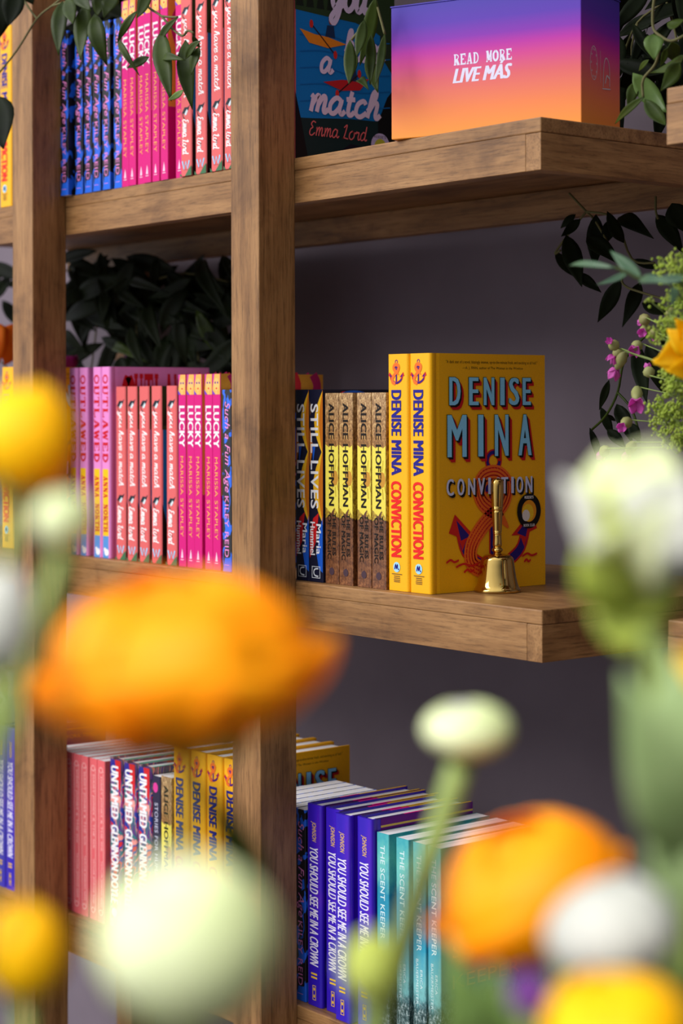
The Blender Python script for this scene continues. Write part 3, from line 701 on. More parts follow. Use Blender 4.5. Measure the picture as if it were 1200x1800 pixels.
for i, x in enumerate((-.8593, -.8349, -.7988, -.7786)):
    put('outlaw', x, (.012, .012, .010, .010)[i], ZM, 'pink and yellow hardcover on the middle shelf, %s from the coral books' % ORD[3 - i], 'pink and yellow hardcovers on the middle shelf')
for i, x in enumerate((-.749, -.7237, -.697, -.6702, -.6378)):
    put('match', x, .012, ZM, 'coral hardcover on the middle shelf, %s from the pink and yellow books' % ORD[i], 'coral hardcovers on the middle shelf')
for i, x in enumerate((-.6114, -.5937, -.5773, -.5589, -.5418)):
    put('lucky', x, (.012, .012, .011, .013, .012)[i], ZM, 'magenta paperback on the middle shelf, %s from the coral books' % ORD[i], 'magenta paperbacks on the middle shelf')
put('funage', -.5227, .012, ZM, 'single blue and black paperback on the middle shelf, beside the magenta books')
put('still', -.3859, .012, ZM, 'dark blue and gold paperback with white letters, half hidden by the middle post', 'dark blue and gold paperbacks')
put('still', -.3620, .012, ZM, 'dark blue and gold paperback with white letters, touching the speckled gold books', 'dark blue and gold paperbacks')
for i, x in enumerate((-.3362, -.3127, -.2829, -.2592)):
    put('rules', x, .013, ZM, 'speckled gold paperback on the middle shelf, %s from the dark blue books' % ORD[i], 'speckled gold paperbacks on the middle shelf')
put('conv', -.2361, .015, ZM, 'yellow hardcover on the middle shelf, between the gold paperbacks and another yellow book', 'yellow hardcovers on the middle shelf')
put('conv', -.2032, .0158, ZM, 'yellow hardcover with its anchor cover showing, behind the brass bell', 'yellow hardcovers on the middle shelf')
for i, x in enumerate((-.4785, -.4605, -.4425, -.4245, -.4065, -.3885)):
    put('funage', x, .012, ZB, 'blue and black paperback on the bottom shelf, %s from the violet hardcovers' % ORD[5 - i], 'blue and black paperbacks on the bottom shelf')
for i, (x, y) in enumerate(((-.3680, .0115), (-.3386, .0134), (-.3105, .0035), (-.2832, .0109))):
    put('crown', x, y, ZB, 'violet hardcover on the bottom shelf, %s from the blue and black paperbacks' % ORD[i], 'violet hardcovers by the middle post')
for i, x in enumerate((-.2563, -.2257, -.1999, -.1774)):
    put('scent', x, .016, ZB, 'teal paperback on the bottom shelf, %s from the violet hardcovers' % ORD[i], 'teal paperbacks on the bottom shelf')
for i, x in enumerate((-.9015, -.8835, -.8655, -.847, -.8285, -.8071, -.7886)):
    put('daisy', x, .009, ZB, 'salmon pink paperback on the bottom shelf, %s from the swirl patterned books' % ORD[6 - i], 'salmon pink paperbacks on the bottom shelf')
for i, x in enumerate((-.7654, -.7335, -.7015)):
    put('untamed', x, .012, ZB, 'swirl patterned hardcover on the bottom shelf, %s from the salmon pink books' % ORD[i], 'swirl patterned hardcovers on the bottom shelf')
put('stories', -.6702, .013, ZB, 'thin dark paperback with pale letters beside the swirl patterned hardcovers')
put('rules', -.6529, .014, ZB, 'single speckled gold paperback on the bottom shelf before the yellow hardcovers')
for i, x in enumerate((-.6299, -.5956, -.5621, -.5283)):
    put('conv', x, .016, ZB, 'yellow hardcover on the bottom shelf, %s from the speckled gold paperback' % ORD[i], 'yellow hardcovers on the bottom shelf')
put('conv', -1.0165, 0, ZT, 'yellow hardcover on the top shelf, beyond the far post')
put('conv', -1.0125, 0, ZM, 'yellow hardcover on the middle shelf, beyond the far post')
put('crown', -1.0325, 0, ZB, 'violet hardcover beyond the far post, partly cut by the picture edge', 'violet hardcovers beyond the far post')
put('crown', -1.0062, 0, ZB, 'violet hardcover beyond the far post, nearest to that post', 'violet hardcovers beyond the far post')

# ------------------------------------------------------------------ sunset box
bx = thing('cardboard_box', 'purple to orange gradient cardboard box with white lettering on the top shelf', 'box', (-.2018, -.008, ZT + .0003))
bx.rotation_euler = (0, 0, math.radians(20))
mb = MB(); BW, BD, BH = .206, .095, .132
mb.box((0, 0, 0), (BW, BD, BH), SUNSET)
f = Face(mb, (0, 0, 0), (1, 0, 0), (0, 0, 1)); lt = ink((226, 222, 244))
f.slab('READ MORE', .070, .0675, .134, .0785, lt)
f.text('LIVE M\u00c1S', .070, .050, .133, .068, lt, 0, .35, None, .0009)
g = Face(mb, (BW, 0, 0), (0, 1, 0), (0, 0, 1)); lo = ink((206, 190, 196))
g.ring((.030, .062), .009, .0165, .0008, lo)
for i in range(10):
    t = 2*math.pi*i/10; g.disc((.030 + .0065*math.cos(t), .062 + .0135*math.sin(t)), .0008, .0012, lo, 8)
g.rect(.045, .045, .0455, .076, lo)
g.ribbon(smooth([(.052, .042), (.054, .064), (.060, .071), (.067, .064), (.068, .044)], 5), .0006, lo)
g.ribbon([(.050, .040), (.070, .042)], .0006, lo); g.ribbon(smooth([(.057, .046), (.061, .054), (.067, .052)], 4), .0009, lo)
mb.build('carton', bx, .0008)
lid = MB(); lid.box((-.0006, -.0006, BH), (BW + .0006, BD + .0006, BH + .0012), SUNSET); lid.build('lid_flap', bx)

# ------------------------------------------------------------------ brass bell
bl = thing('hand_bell', 'polished brass hand bell standing before the yellow anchor book', 'bell', (-.1497, .0870, .0003)); bl.scale = (1.04, 1.04, 1.055)
def sm(p, n=5): return [(max(x, 0), y) for x, y in smooth(p, n)]
body = MB(); body.lathe(sm([(.0205, .0012), (.0224, 0), (.0229, .0012), (.0226, .0028), (.0206, .006), (.0186, .0135), (.0172, .022), (.0162, .029), (.0152, .0325), (.0120, .0352), (.0060, .0364), (.0034, .0366)], 5)
           , BRASS, 56); body.build('bell_cup', bl)
inn = MB(); inn.lathe([(.0205, .0012), (.018, .010), (.0155, .024), (.012, .031), (.0, .033)], BRASS, 40); inn.build('bell_lining', bl)
hd = MB(); hd.lathe(sm([(.0034, .0364), (.0036, .0375), (.0046, .0385), (.0054, .0400), (.0046, .0415), (.0036, .0425), (.0042, .0438), (.0044, .0460), (.0040, .0520), (.0040, .0545)], 3)
           + [(.0040, .0545), (.0036, .0549), (.0042, .0553), (.0042, .0562), (.0037, .0566), (.0043, .057)] + sm([(.0043, .057), (.0047, .067), (.0052, .0778)], 4)
           + [(.0052, .0778), (.0047, .0783), (.0054, .0788), (.0054, .0797), (.0049, .0801), (.0055, .0806)] + sm([(.0055, .0806), (.0061, .090), (.0064, .099), (.0061, .1045), (.0044, .1078), (.0018, .1088), (0, .109)], 5), BRASS, 36)
hd.build('handle', bl)
cl = MB(); cl.tube([(0, 0, .034), (0, 0, .012)], .0008, BRASS); cl.ball((0, 0, .009), .0036, BRASS, 12); cl.build('clapper', bl)

# ------------------------------------------------------------------ foliage
def leaf(mb, b, t, wd, m, curl=.12, twist=0., fold=.25, n=8, side=None):
    b, t = Vector(b), Vector(t); ax = t - b; Ln = ax.length; ax.normalize()
    vw = side or (CAM - b).normalized()
    rt = ax.cross(vw).normalized(); nr = rt.cross(ax).normalized()
    vs = []; fs = []
    for i in range(n + 1):
        s = i / n
        h = wd / 2 * (math.sin(math.pi * s ** .8) ** 1.05 * (1.05 - .1 * s) + .015)
        a = twist * (s - .3); r_ = rt * math.cos(a) + nr * math.sin(a); n_ = nr * math.cos(a) - rt * math.sin(a)
        c = b + ax * (Ln * s) + nr * (curl * Ln * math.sin(math.pi * s))
        vs += [c - r_ * h + n_ * (fold * h), c - r_ * h * .5 + n_ * (fold * h * .35), c, c + r_ * h * .5 + n_ * (fold * h * .35), c + r_ * h + n_ * (fold * h)]
    for i in range(n):
        for j in range(4): fs.append((i*5+j, i*5+j+1, (i+1)*5+j+1, (i+1)*5+j))
    mb.add(vs, fs, m, True)
def spray(label, Y, leaves, stems, m=LEAF, cat='foliage', name='foliage_branch', sr=.0013, yj=.02, stem_m=None):
    sc = FPX / (atY(600, 700, Y) - CAM).dot(FW)
    rt = thing(name, label, cat, atY(*stems[0][0], Y)); R0 = rt.location.copy()
    lf = MB()
    for L_ in leaves:
        (b, t, wd) = L_[:3]; o = L_[3] if len(L_) > 3 else {}
        y = Y + random.uniform(-yj, yj)
        B = atY(*b, y); T_ = atY(*t, y + random.uniform(-yj, yj))
        D = (B - CAM).dot(FW)
        leaf(lf, B - R0, T_ - R0, wd * D / FPX, o.get('m', m), o.get('curl', random.uniform(-.12, .16)), o.get('twist', random.uniform(-.6, .6)), o.get('fold', random.uniform(.1, .4)))
    lf.build('leaves', rt, solid=.0004)
    st = MB()
    for q in stems: st.tube([atY(p[0], p[1], Y) - R0 for p in smooth(q, 4)], sr, stem_m or TWIG)
    st.build('stem', rt)
    return rt
def rand_leaves(x0, y0, x1, y1, n, l0, l1):
    out = []
    for _ in range(n):
        x, y = random.uniform(x0, x1), random.uniform(y0, y1); a = random.uniform(.2, 2.9); l = random.uniform(l0, l1)
        out.append(((x, y), (x + l*math.cos(a), y + l*math.sin(a)), l*random.uniform(.25, .36)))
    return out
spray('drooping leafy branch across the blue and magenta books at the top corner', -.085, [
  ((110, 2), (103, 98), 30), ((150, 8), (141, 106), 32), ((118, -4), (128, 42), 26), ((166, 24), (188, 116), 32), ((204, -8), (182, 32), 30),
  ((140, -12), (160, 20), 30), ((180, -15), (170, 30), 30),
  ((267, -22), (240, 32), 30), ((242, 18), (206, 76), 15, {'twist': 1.2}), ((207, 68), (246, 134), 12, {'twist': .9}), ((262, 100), (222, 120), 16),
  ((283, 54), (301, 178), 34), ((326, 70), (338, 193), 32), ((313, 30), (284, 86), 15), ((352, 72), (326, 104), 16, {'twist': 1.0}), ((350, 82), (336, 132), 18),
  ((322, 158), (295, 176), 12, {'m': LEAFL}), ((286, 102), (326, 106), 14), ((338, 62), (352, 84), 10)],
  [[(-8, 136), (30, 88), (65, 33), (92, 10), (118, -10)], [(38, -6), (55, 20), (65, 33)], [(92, 10), (160, -6), (240, -8), (262, 14), (283, 28), (302, 50), (320, 63), (330, 54), (340, 58)], [(283, 28), (298, 30), (312, 30)]])
spray('dark leaves hanging at the upper corner before the yellow book', -.09, [
  ((12, -10), (-4, 72), 42), ((30, -20), (14, 46), 40), ((-6, 168), (6, 262), 58), ((45, -20), (58, 8), 24), ((-20, 20), (-2, 60), 40)],
  [[(48, -12), (20, 8), (2, 20), (-12, 60), (-14, 120), (-8, 170)]], LEAF_SHADE)
spray('long narrow leaves hanging in front of the blue kayak cover', -.03, [
  ((660, -6), (632, 116), 26), ((640, 34), (626, 100), 20), ((615, 70), (613, 148), 22), ((645, 95), (664, 163), 22), ((630, 140), (648, 158), 16), ((676, 58), (660, 148), 15), ((625, 90), (612, 140), 16), ((652, 60), (650, 150), 18)],
  [[(668, -30), (660, 0), (640, 40), (618, 70)], [(660, 0), (668, 30), (676, 60)]], LEAF)
spray('added dark leaf mass behind the blue and magenta books on the top shelf', .24, rand_leaves(90, -90, 330, 90, 60, 70, 110),  # leaf mass added to darken the wall behind the books
  [[(80, -40), (160, -20), (240, -40), (340, -50)], [(160, -20), (180, 60), (170, 120)]], LEAF_SHADE, yj=.025)
spray('sunlit green leaves beside the sunset box', .06, [
  ((1147, 60), (1150, 106), 34, {'m': LEAFM}), ((1112, 128), (1172, 198), 36, {'m': LEAFM}), ((1116, 144), (1103, 193), 20), ((1132, 170), (1080, 218), 15), ((1133, 174), (1170, 220), 26),
  ((1202, 98), (1142, 128), 22), ((1180, 74), (1186, 110), 26), ((1172, 85), (1160, 118), 12), ((1140, 105), (1122, 125), 10), ((1195, 110), (1160, 160), 30), ((1172, 40), (1200, 36), 24)],
  [[(1152, -20), (1147, 20), (1148, 50), (1160, 63), (1180, 72), (1206, 60)], [(1160, 63), (1158, 90), (1150, 115), (1130, 140), (1130, 172)]], LEAF)
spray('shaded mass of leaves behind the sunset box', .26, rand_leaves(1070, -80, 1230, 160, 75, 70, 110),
  [[(1220, -60), (1170, 0), (1120, 40), (1090, 110)], [(1170, 0), (1190, 80), (1180, 150)], [(1120, 40), (1110, 100), (1140, 180)]], LEAF_SHADE, yj=.06)
def k(a): return [((x0/3.6+900, y0/3.6+360), (x1/3.6+900, y1/3.6+360), w_/3.6) for x0, y0, x1, y1, w_ in a]
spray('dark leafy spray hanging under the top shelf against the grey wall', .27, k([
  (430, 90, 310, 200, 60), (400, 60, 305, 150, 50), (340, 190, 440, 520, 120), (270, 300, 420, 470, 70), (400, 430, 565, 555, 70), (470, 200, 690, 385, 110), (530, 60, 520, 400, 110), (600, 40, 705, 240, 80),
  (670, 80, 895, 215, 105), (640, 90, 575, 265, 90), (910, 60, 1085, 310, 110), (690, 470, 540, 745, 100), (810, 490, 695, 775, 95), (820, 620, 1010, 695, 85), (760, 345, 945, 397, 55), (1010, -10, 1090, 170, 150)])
  , [[(1000, 340), (1030, 372), (1050, 395), (1090, 470), (1095, 500), (1130, 515), (1180, 530), (1215, 545)], [(1030, 372), (1000, 410), (975, 445), (985, 440)], [(1152, 345), (1152, 370), (1156, 385)], [(1030, 372), (1080, 385), (1110, 455), (1150, 462)]], LEAF_SHADE, yj=.03)
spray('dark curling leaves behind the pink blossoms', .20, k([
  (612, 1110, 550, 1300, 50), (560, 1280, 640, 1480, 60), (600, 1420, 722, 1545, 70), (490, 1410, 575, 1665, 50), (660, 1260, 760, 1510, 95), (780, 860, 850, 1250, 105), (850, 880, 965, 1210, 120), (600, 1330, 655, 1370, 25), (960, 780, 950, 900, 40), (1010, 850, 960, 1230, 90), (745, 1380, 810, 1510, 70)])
  , [[(1210, 560), (1150, 580), (1115, 610), (1095, 640), (1085, 690), (1065, 730), (1040, 755)], [(1085, 690), (1110, 720), (1125, 770)]], LEAF_SHADE, yj=.02, stem_m=LEAF)
spray('soft grey green leaves floating before the dark spray under the top shelf', -.22, k([
  (660, 400, 360, 385, 42), (740, 425, 535, 505, 40), (820, 470, 620, 290, 80), (800, 480, 1010, 492, 60), (1100, 460, 820, 480, 60), (1030, 520, 1010, 640, 60)])
  , [[(1215, 500), (1170, 495), (1125, 490), (1100, 478), (1080, 470)]], leaf_mat('leaf_grey', (52, 84, 62), (84, 116, 80)), yj=.03, stem_m=LEAF)
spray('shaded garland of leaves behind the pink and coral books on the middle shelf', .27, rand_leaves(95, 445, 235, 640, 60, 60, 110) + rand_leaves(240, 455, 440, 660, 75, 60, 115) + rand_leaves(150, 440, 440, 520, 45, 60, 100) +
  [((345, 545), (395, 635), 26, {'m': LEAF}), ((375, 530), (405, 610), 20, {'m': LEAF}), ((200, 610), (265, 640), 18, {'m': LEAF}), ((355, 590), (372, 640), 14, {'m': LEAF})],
  [[(100, 480), (160, 470), (240, 500), (320, 480), (420, 500)], [(160, 470), (170, 560), (160, 650)], [(320, 480), (340, 560), (350, 640)], [(240, 500), (240, 580), (245, 640)]], LEAF_SHADE, name='leaf_garland', yj=.04)
spray('added dark leaves beyond the far post, above the yellow book on the middle shelf', .25, rand_leaves(-40, 430, 25, 560, 16, 50, 90),  # leaves added to keep the gap beyond the post dark
  [[(-30, 422), (-10, 500), (-20, 570)]], LEAF_SHADE, yj=.03)
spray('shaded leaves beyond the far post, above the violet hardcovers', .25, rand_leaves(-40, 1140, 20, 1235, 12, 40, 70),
  [[(-20, 985), (-14, 1080), (-8, 1200)]], LEAF_SHADE, yj=.03)

# ------------------------------------------------------------------ flowers
def petals(mb, R, cup, n, th0, th1, m, wide=1.25, sq=1., ph0=0., ruf=.06, flare=0.):
    for i in range(n):
        ph = ph0 + 2*math.pi*i/n + random.uniform(-.1, .1); hw = math.pi/n*wide
        vs = []; fs = []; U, V = 8, 8; rr = R * random.uniform(.88, 1.06); tt = th1 + random.uniform(-.15, .22)
        for a in range(V + 1):
            s = a / V; th = th0 + (tt - th0) * s
            for b in range(U + 1):
                u = b / U * 2 - 1
                wd = hw * (math.sin(min(1, s*1.3 + .12) * math.pi / 2)) * (1 - .0*s)
                th_ = th + (u*u) * .28 * s * (1 if th1 < th0 else -1)
                r = rr * (1 + ruf * s * math.sin(3*u + i) + flare * s * s)
                p = ph + u * wd
                vs.append((r*math.sin(th_)*math.cos(p), r*math.sin(th_)*math.sin(p), -r*sq*math.cos(th_) * -1 if False else r*sq*math.cos(th_)))
        for a in range(V):
            for b in range(U): fs.append((a*(U+1)+b, a*(U+1)+b+1, (a+1)*(U+1)+b+1, (a+1)*(U+1)+b))
        mb.add(vs, fs, m, True)
PLZ = -.16                                       # planter soil height
def bloom_flower(name, label, px, py, D, rx, rz, m, layers=5, tilt=(0, 0), open_=.75, calyx=True, stem_to=None, sepal_m=None, stem_r=.0022, group=None, inner=None, flare=0., roll=0.):
    c = atD(px, py, D); R = rx * D / FPX; sq = rz / rx
    rt = thing(name, label, 'flower', c, group)
    mb = MB()
    for i in range(layers):
        s = 1 - i / (layers + .6)
        petals(mb, R * s, 1, 5 if i < 2 else 6, math.pi * .97, (open_*.3 + .12 * (1 - s)) if i else open_*.5, inner if inner and i >= layers - 2 else m, 2.1, sq, i * .7, .07, flare if i == 0 else 0)
    if flare: petals(mb, R * 1.08, 1, 5, math.pi * .93, 1.35, m, 1.5, sq * .95, .5, .12, .12)
    if layers > 3: mb.ball((0, 0, 0), R * .86, inner or m, 20, sq * 1.11)
    o = mb.build('bloom', rt, solid=.0005); o.rotation_euler = (tilt[0], tilt[1], 0)
    if roll: o.rotation_euler = (Matrix.Rotation(roll, 3, FW) @ o.rotation_euler.to_matrix()).to_euler()
    base = Vector((0, 0, -R * sq * .93)); 
    if calyx:
        cm = MB()
        for i in range(5):
            a = 2*math.pi*i/5; leaf(cm, base, (R*.62*math.cos(a), R*.62*math.sin(a), -R*sq*.62), R*.5, sepal_m or LEAFL, .25, 0, .2, side=Vector((math.cos(a), math.sin(a), -.8)))
        cm.build('calyx', rt, solid=.0005)
    e = Vector(stem_to) - c if stem_to else Vector((random.uniform(-.01, .01), random.uniform(-.01, .01), PLZ + .0006 - c.z))
    mid = base.lerp(e, .5) + Vector((random.uniform(-.006, .006), random.uniform(-.006, .006), 0))
    st = MB(); st.tube(smooth([tuple(base + Vector((0, 0, R*.1))), tuple(mid), tuple(e)], 6), stem_r, STEM); st.build('stem', rt)
    return rt
def add_leaf(rt, b, t, D, D2, wd, m=LEAFL, curl=.1):
    mb = MB(); leaf(mb, atD(*b, D) - rt.location, atD(*t, D2) - rt.location, wd * D / FPX, m, curl, .3, .2); mb.build('leaf', rt, solid=.0005)
def gp(px, D): p = atD(px, 2400, D); return (p.x, p.y, PLZ + .0006)
fl = bloom_flower('ranunculus', 'large orange ranunculus out of focus before the middle post', 322, 1165, .47, 224, 150, P_OR, 7, (.12, .05), .55, stem_to=gp(470, .50), flare=.05)
add_leaf(fl, (150, 1290), (62, 1215), .47, .47, 52)
add_leaf(fl, (470, 1560), (345, 1340), .49, .47, 60, LEAF)
bloom_flower('ranunculus', 'orange ranunculus out of focus before the teal books', 932, 1568, .54, 156, 112, P_OR, 6, (.1, .1), .5, stem_to=gp(900, .52), flare=.05, roll=-.38)
bloom_flower('ranunculus', 'round yellow ranunculus out of focus before the far post', 38, 775, .50, 96, 102, P_YE, 6, (.1, .0), .4, stem_to=gp(-330, .50))
bloom_flower('ranunculus', 'yellow ranunculus low at the corner below the far post', 42, 1672, .47, 76, 88, P_YE, 6, (.1, .1), .45, stem_to=gp(30, .47))
bloom_flower('ranunculus', 'large yellow ranunculus cut by the bottom edge under the white flower', 1085, 1808, .42, 128, 88, P_YE, 6, (.2, .1), .5, stem_to=gp(1090, .45))
bloom_flower('ranunculus', 'white ranunculus out of focus between the orange and the yellow flower', 1068, 1640, .46, 122, 92, P_WH, 6, (.2, -.1), .5, stem_to=gp(1110, .49))
bloom_flower('ranunculus', 'large pale green and white ranunculus out of focus before the bottom shelf', 325, 1655, .37, 160, 146, P_PG, 7, (.1, .1), .5, stem_to=gp(330, .44), inner=P_WH, sepal_m=LEAFY)
bloom_flower('ranunculus', 'half hidden white bloom with green base at the picture edge below the yellow flower', -4, 1090, .425, 64, 90, P_WH, 5, (.1, 0), .5, stem_to=gp(-260, .432), sepal_m=LEAFL)
c = atD(1100, 985, .5)
fl = thing('ranunculus', 'big open white bloom with green base beside the shelf end', 'flower', c)
mb = MB()
for t, wd, m, dd in (((985, 835), 100, P_WH, .49), ((1060, 790), 130, P_PG, .515), ((1150, 775), 130, P_PG, .52), ((1215, 830), 140, P_WH, .50), ((1245, 930), 120, P_WH, .485), ((1130, 850), 120, P_WH, .48), ((1045, 850), 60, P_GB, .475), ((1175, 880), 120, P_PG, .47)):
    leaf(mb, Vector((0, 0, 0)), atD(*t, dd) - c, wd*.5/FPX, m, .22, .2, .5)
mb.build('bloom', fl, solid=.0005)
mb = MB(); mb.ball((0, 0, -.004), .0065, LEAFY, 12, 1.2); mb.build('calyx', fl)
mb = MB(); mb.tube(smooth([(0, 0, -.008), tuple(atD(1150, 1180, .5) - c), tuple(Vector(gp(1240, .5)) - c)], 6), .003, STEM); mb.build('stem', fl)
add_leaf(fl, (1085, 1085), (1040, 880), .5, .49, 120, LEAFY, .2); add_leaf(fl, (1100, 1095), (1190, 960), .5, .5, 110, LEAFY, .2); add_leaf(fl, (1110, 1150), (1060, 1010), .5, .51, 90, LEAFY)
add_leaf(fl, (1215, 1520), (1095, 1180), .5, .47, 130, LEAFS); add_leaf(fl, (1215, 1380), (1165, 1130), .5, .5, 90, LEAFS); add_leaf(fl, (1225, 1640), (1150, 1330), .5, .5, 110, LEAFS)
bloom_flower('ranunculus', 'pale closed bud on a long stem before the grey wall', 817, 1282, .58, 78, 46, P_PG, 4, (.1, .1), .5, stem_to=gp(330, .53), inner=P_WH, sepal_m=LEAFL, stem_r=.0040)
bloom_flower('ranunculus', 'yellow green bud low before the violet hardcovers', 652, 1700, .48, 50, 62, P_GB, 4, (.1, .1), .2, stem_to=gp(640, .5), sepal_m=LEAFY)
bloom_flower('ranunculus', 'pale green bud hanging under the round yellow ranunculus', 112, 915, .452, 52, 50, P_PG, 4, (.2, .1), .4, stem_to=gp(-560, .445), inner=P_WH, sepal_m=LEAFL)
bloom_flower('anemone', 'small purple bloom beside the large yellow flower at the bottom', 930, 1748, .435, 40, 40, P_PU, 3, (.4, .1), .6, calyx=False, stem_to=gp(925, .5))
bloom_flower('ranunculus', 'yellow bloom edge beside the second shelf end', 1218, 1195, .50, 34, 60, P_YE, 4, (.1, .1), .5, stem_to=gp(1225, .5))
gl = thing('foliage_branch', 'soft green leaves under the orange flower before the teal books', 'foliage', Vector(gp(830, .49)))
mb = MB()
for b, t, wd in (((850, 1850), (782, 1635), 70), ((880, 1860), (868, 1690), 80), ((800, 1860), (820, 1700), 60), ((860, 1850), (1000, 1690), 50)):
    leaf(mb, atD(*b, .49) - gl.location, atD(*t, .48) - gl.location, wd*.52/FPX, LEAFL, .12, .4, .25)
mb.build('leaves', gl, solid=.0005)
mb = MB(); mb.tube([Vector((0, 0, 0)), atD(850, 1850, .49) - gl.location], .0022, STEM); mb.tube([Vector((0, 0, 0)), atD(800, 1860, .49) - gl.location], .0018, STEM); mb.build('stem', gl)

# pink campion, goldenrod and yellow flower standing in a vase on the second bookshelf
VX, VY, VZ = .30, .12, .0062
VN = [0]
def stem_to_vase(mb, p, R0, r=.0009, m=STEM):
    VN[0] += 1; q_ = VN[0]*2.4; rr_ = .0035*math.sqrt(VN[0]); e = Vector((VX + rr_*math.cos(q_), VY + rr_*math.sin(q_), VZ + .112)); a = Vector(p); mid = a.lerp(e, .5) + Vector((0, 0, .015))
    mb.tube([Vector(q) - R0 for q in smooth([tuple(a), tuple(mid), tuple(e)], 5)], r, m)
def kk(x, y): return (x/3.6 + 900, y/3.6 + 360)
cp = thing('campion_spray', 'spray of small pink campion blossoms beside the yellow anchor book', 'flower', atY(1090, 640, .1)); R0 = cp.location.copy()
heads = [((660, 905), (612, 860), 9), ((690, 910), (630, 990), 16), ((715, 930), (640, 1075), 17), ((800, 870), (770, 930), 15), ((860, 780), (820, 810), 11), ((850, 715), (815, 745), 10), ((790, 1150), (785, 1275), 20), ((740, 1360), (690, 1410), 12), ((600, 1540), (560, 1590), 12), ((770, 1500), (720, 1600), 13), ((870, 1080), (855, 1020), 9), ((900, 800), (905, 845), 9), ((1000, 690), (1020, 680), 9)]
st = MB()
for (b, t, s) in heads:
    B, T_ = atY(*kk(*b), .1 + random.uniform(-.02, .02)), atY(*kk(*t), .1 + random.uniform(-.02, .02)); ax = (T_ - B).normalized(); s_ = s / 1750 * .62
    fb = MB(); q = Vector((.3, .7, .2)); a1 = ax.cross(q).normalized(); a2 = ax.cross(a1)
    for i in range(5):
        an = 2*math.pi*i/5; d = a1*math.cos(an) + a2*math.sin(an)
        leaf(fb, T_ - ax*s_*1.2 - R0, T_ + d*s_*1.1 + ax*s_*.5 - R0, s_*1.3, P_PK, .15, 0, .2, 5, side=(d*.3 - ax))
    bo = fb.build('blossom', cp, solid=.0003)
    cb = MB(); n = 7; vs = []
    cb.tube([B.lerp(T_, f_) - ax*.004*0 - R0 for f_ in (0, .15, .35, .55, .72)], [.0008, .0042, .0058, .0046, .0022], CALYX, 9); cb.build('calyx', bo)
    stem_to_vase(st, B, R0, .0006)
st.build('stem', cp)
def goldenrod(label, pts, seed):
    random.seed(seed); GY = -.10 + .03*seed
    P0 = atY(*pts[0], GY); rt = thing('goldenrod_sprig', label, 'flower', P0); bd = MB(); st = MB()
    for i, q in enumerate(pts):
        c = atY(*q, GY)
        for j in range(11):
            tip = c + Vector((random.gauss(0, .008), random.gauss(0, .008), random.uniform(-.003, .013)))
            st.tube([c - P0 + Vector((0, 0, -.004)), tip - P0], .00035, STEM, 4)
            for _ in range(9):
                bd.ball(tip - P0 + Vector((random.gauss(0, .0022), random.gauss(0, .0022), random.gauss(0, .0024))), random.uniform(.0010, .0018), random.choice((LEAFY, GRN, GRN)), 5)
    st.tube([atY(*q, GY) - P0 for q in pts], .0008, STEM, 5); stem_to_vase(st, atY(*pts[-1], GY), P0)
    bd.build('buds', rt); st.build('stem', rt)
GRN = leaf_mat('goldenrod', (150, 180, 50), (196, 214, 90), .5, .3)
goldenrod('fluffy green sprig above the yellow bloom', [(1190, 470), (1200, 492), (1186, 500), (1204, 520)], 1)
goldenrod('small green sprig between the pink blossoms and the yellow bloom', [(1176, 548), (1186, 580), (1178, 592), (1200, 600)], 2)
goldenrod('fluffy green sprig just below the yellow bloom', [(1180, 660), (1188, 680), (1178, 690), (1200, 700)], 3)
goldenrod('wide green sprig reaching towards the yellow anchor book', [(1164, 728), (1174, 740), (1184, 728), (1196, 745), (1205, 755)], 4)
goldenrod('lowest green sprig just above the white bloom', [(1176, 776), (1190, 790), (1200, 785)], 5)
yf = thing('yellow_flower', 'sharp yellow bloom among green sprigs beside the grey wall', 'flower', atY(1205, 625, -.13)); R0 = yf.location.copy()
mb = MB(); c = R0
for b, t, wd in (((1215, 640), (1145, 634), 40), ((1220, 610), (1148, 640), 44), ((1215, 600), (1186, 560), 40), ((1222, 650), (1170, 652), 36), ((1235, 610), (1200, 590), 60)):
    leaf(mb, atY(*b, -.12) - R0, atY(*t, -.15) - R0, wd/1800, P_YE, .18, .2, .3)
for i in range(6):
    a = i; leaf(mb, Vector((.01, .0, 0)), Vector((.01 + .022*math.cos(a), .022*math.sin(a), .02)), .02, P_YE, .2, 0, .3)
mb.build('bloom', yf, solid=.0004); st = MB(); stem_to_vase(st, R0 + Vector((.01, 0, -.004)), R0, .0016); st.build('stem', yf)
of = thing('orange_flower', 'shaded orange bloom behind the far post above the yellow book', 'flower', atY(2, 600, .12)); mb = MB()
petals(mb, .032, 1, 6, 2.9, .7, petal('petal_deep_orange', (226, 96, 10), (240, 140, 40)), 1.4, 1.1); petals(mb, .024, 1, 6, 2.9, .6, P_OR, 1.4, 1.1, .5)
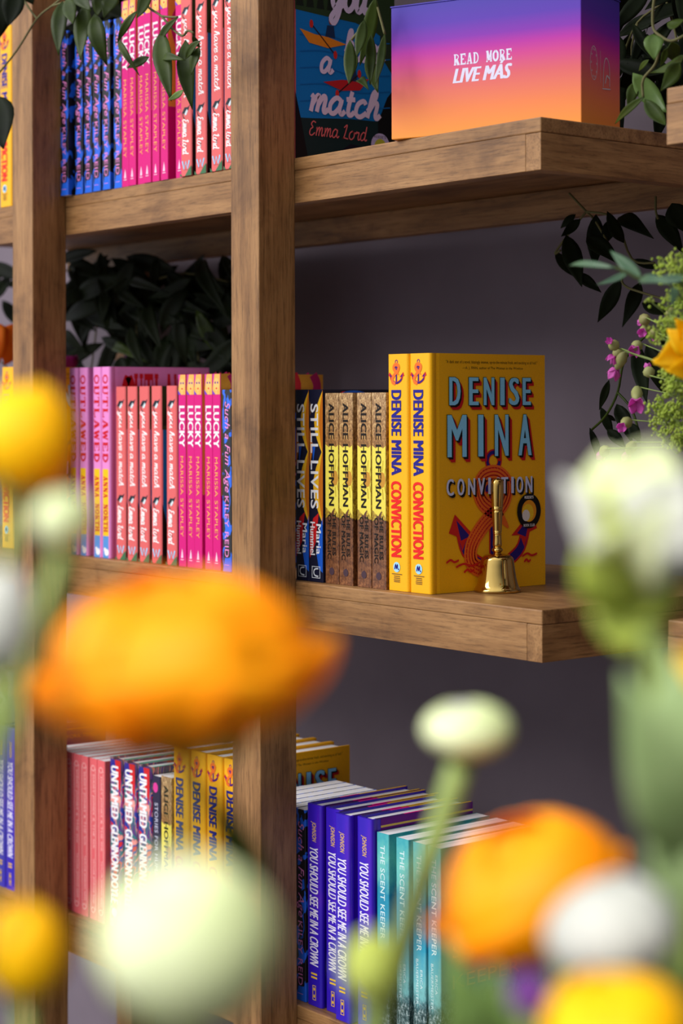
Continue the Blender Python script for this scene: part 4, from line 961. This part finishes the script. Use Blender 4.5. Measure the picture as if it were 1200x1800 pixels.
mb.build('bloom', of, solid=.0005); st = MB(); st.tube([Vector((0, 0, -.03)), Vector((-.01, .04, -.06)), Vector((-.01, .06, -of.location.z + .003))], .0012, STEM); st.build('stem', of)
pf = thing('purple_flower', 'small purple bloom in the shaded leaves behind the pink books', 'flower', atY(244, 622, .3)); mb = MB()
petals(mb, .022, 1, 5, 2.8, .9, petal('petal_dark_purple', (70, 24, 70), (100, 40, 100)), 1.3); mb.build('bloom', pf, solid=.0004)
st = MB(); st.tube([Vector((0, 0, -.02)), Vector((0, .0, -pf.location.z + .003))], .001, STEM); st.build('stem', pf)
pf = thing('purple_flower', 'magenta bloom peeking out beside the far post above the pink books', 'flower', atY(118, 634, .2)); mb = MB()
petals(mb, .016, 1, 5, 2.8, .9, petal('petal_magenta', (150, 20, 110), (180, 50, 140)), 1.3); mb.build('bloom', pf, solid=.0004)
st = MB(); st.tube([Vector((0, 0, -.015)), Vector((0, .0, -pf.location.z + .003))], .001, STEM); st.build('stem', pf)
va = thing('vase', 'ceramic vase on the second bookshelf holding the pink and yellow sprays', 'vase', (VX, VY, VZ))
mb = MB(); mb.lathe(sm([(.0, 0), (.03, 0), (.042, .02), (.045, .05), (.034, .09), (.026, .11), (.03, .125), (.027, .124), (.023, .108), (.03, .09)], 5), ink((206, 200, 190), .3), 36); mb.build('vase_body', va)

# planter the foreground flowers grow in
ce = CAM + FW * .50; pz = PLZ
pl = thing('flower_planter', 'long wooden planter box the blurred foreground flowers grow in', 'planter', (ce.x, ce.y, -1.05)); pl.rotation_euler = (0, 0, math.atan2(_r.y, _r.x))
H0 = pz + 1.05
mb = MB()
for a, b in (((-.24, -.09, 0), (.24, -.075, H0 + .02)), ((-.24, .075, 0), (.24, .09, H0 + .02)), ((-.24, -.075, 0), (-.225, .075, H0 + .02)), ((.225, -.075, 0), (.24, .075, H0 + .02))): mb.box(a, b, WX)
mb.build('box_panel', pl, .001)
mb = MB(); mb.box((-.2249, -.0749, H0 - .3), (.2249, .0749, H0), ink((58, 44, 34), .9)); mb.build('soil', pl)
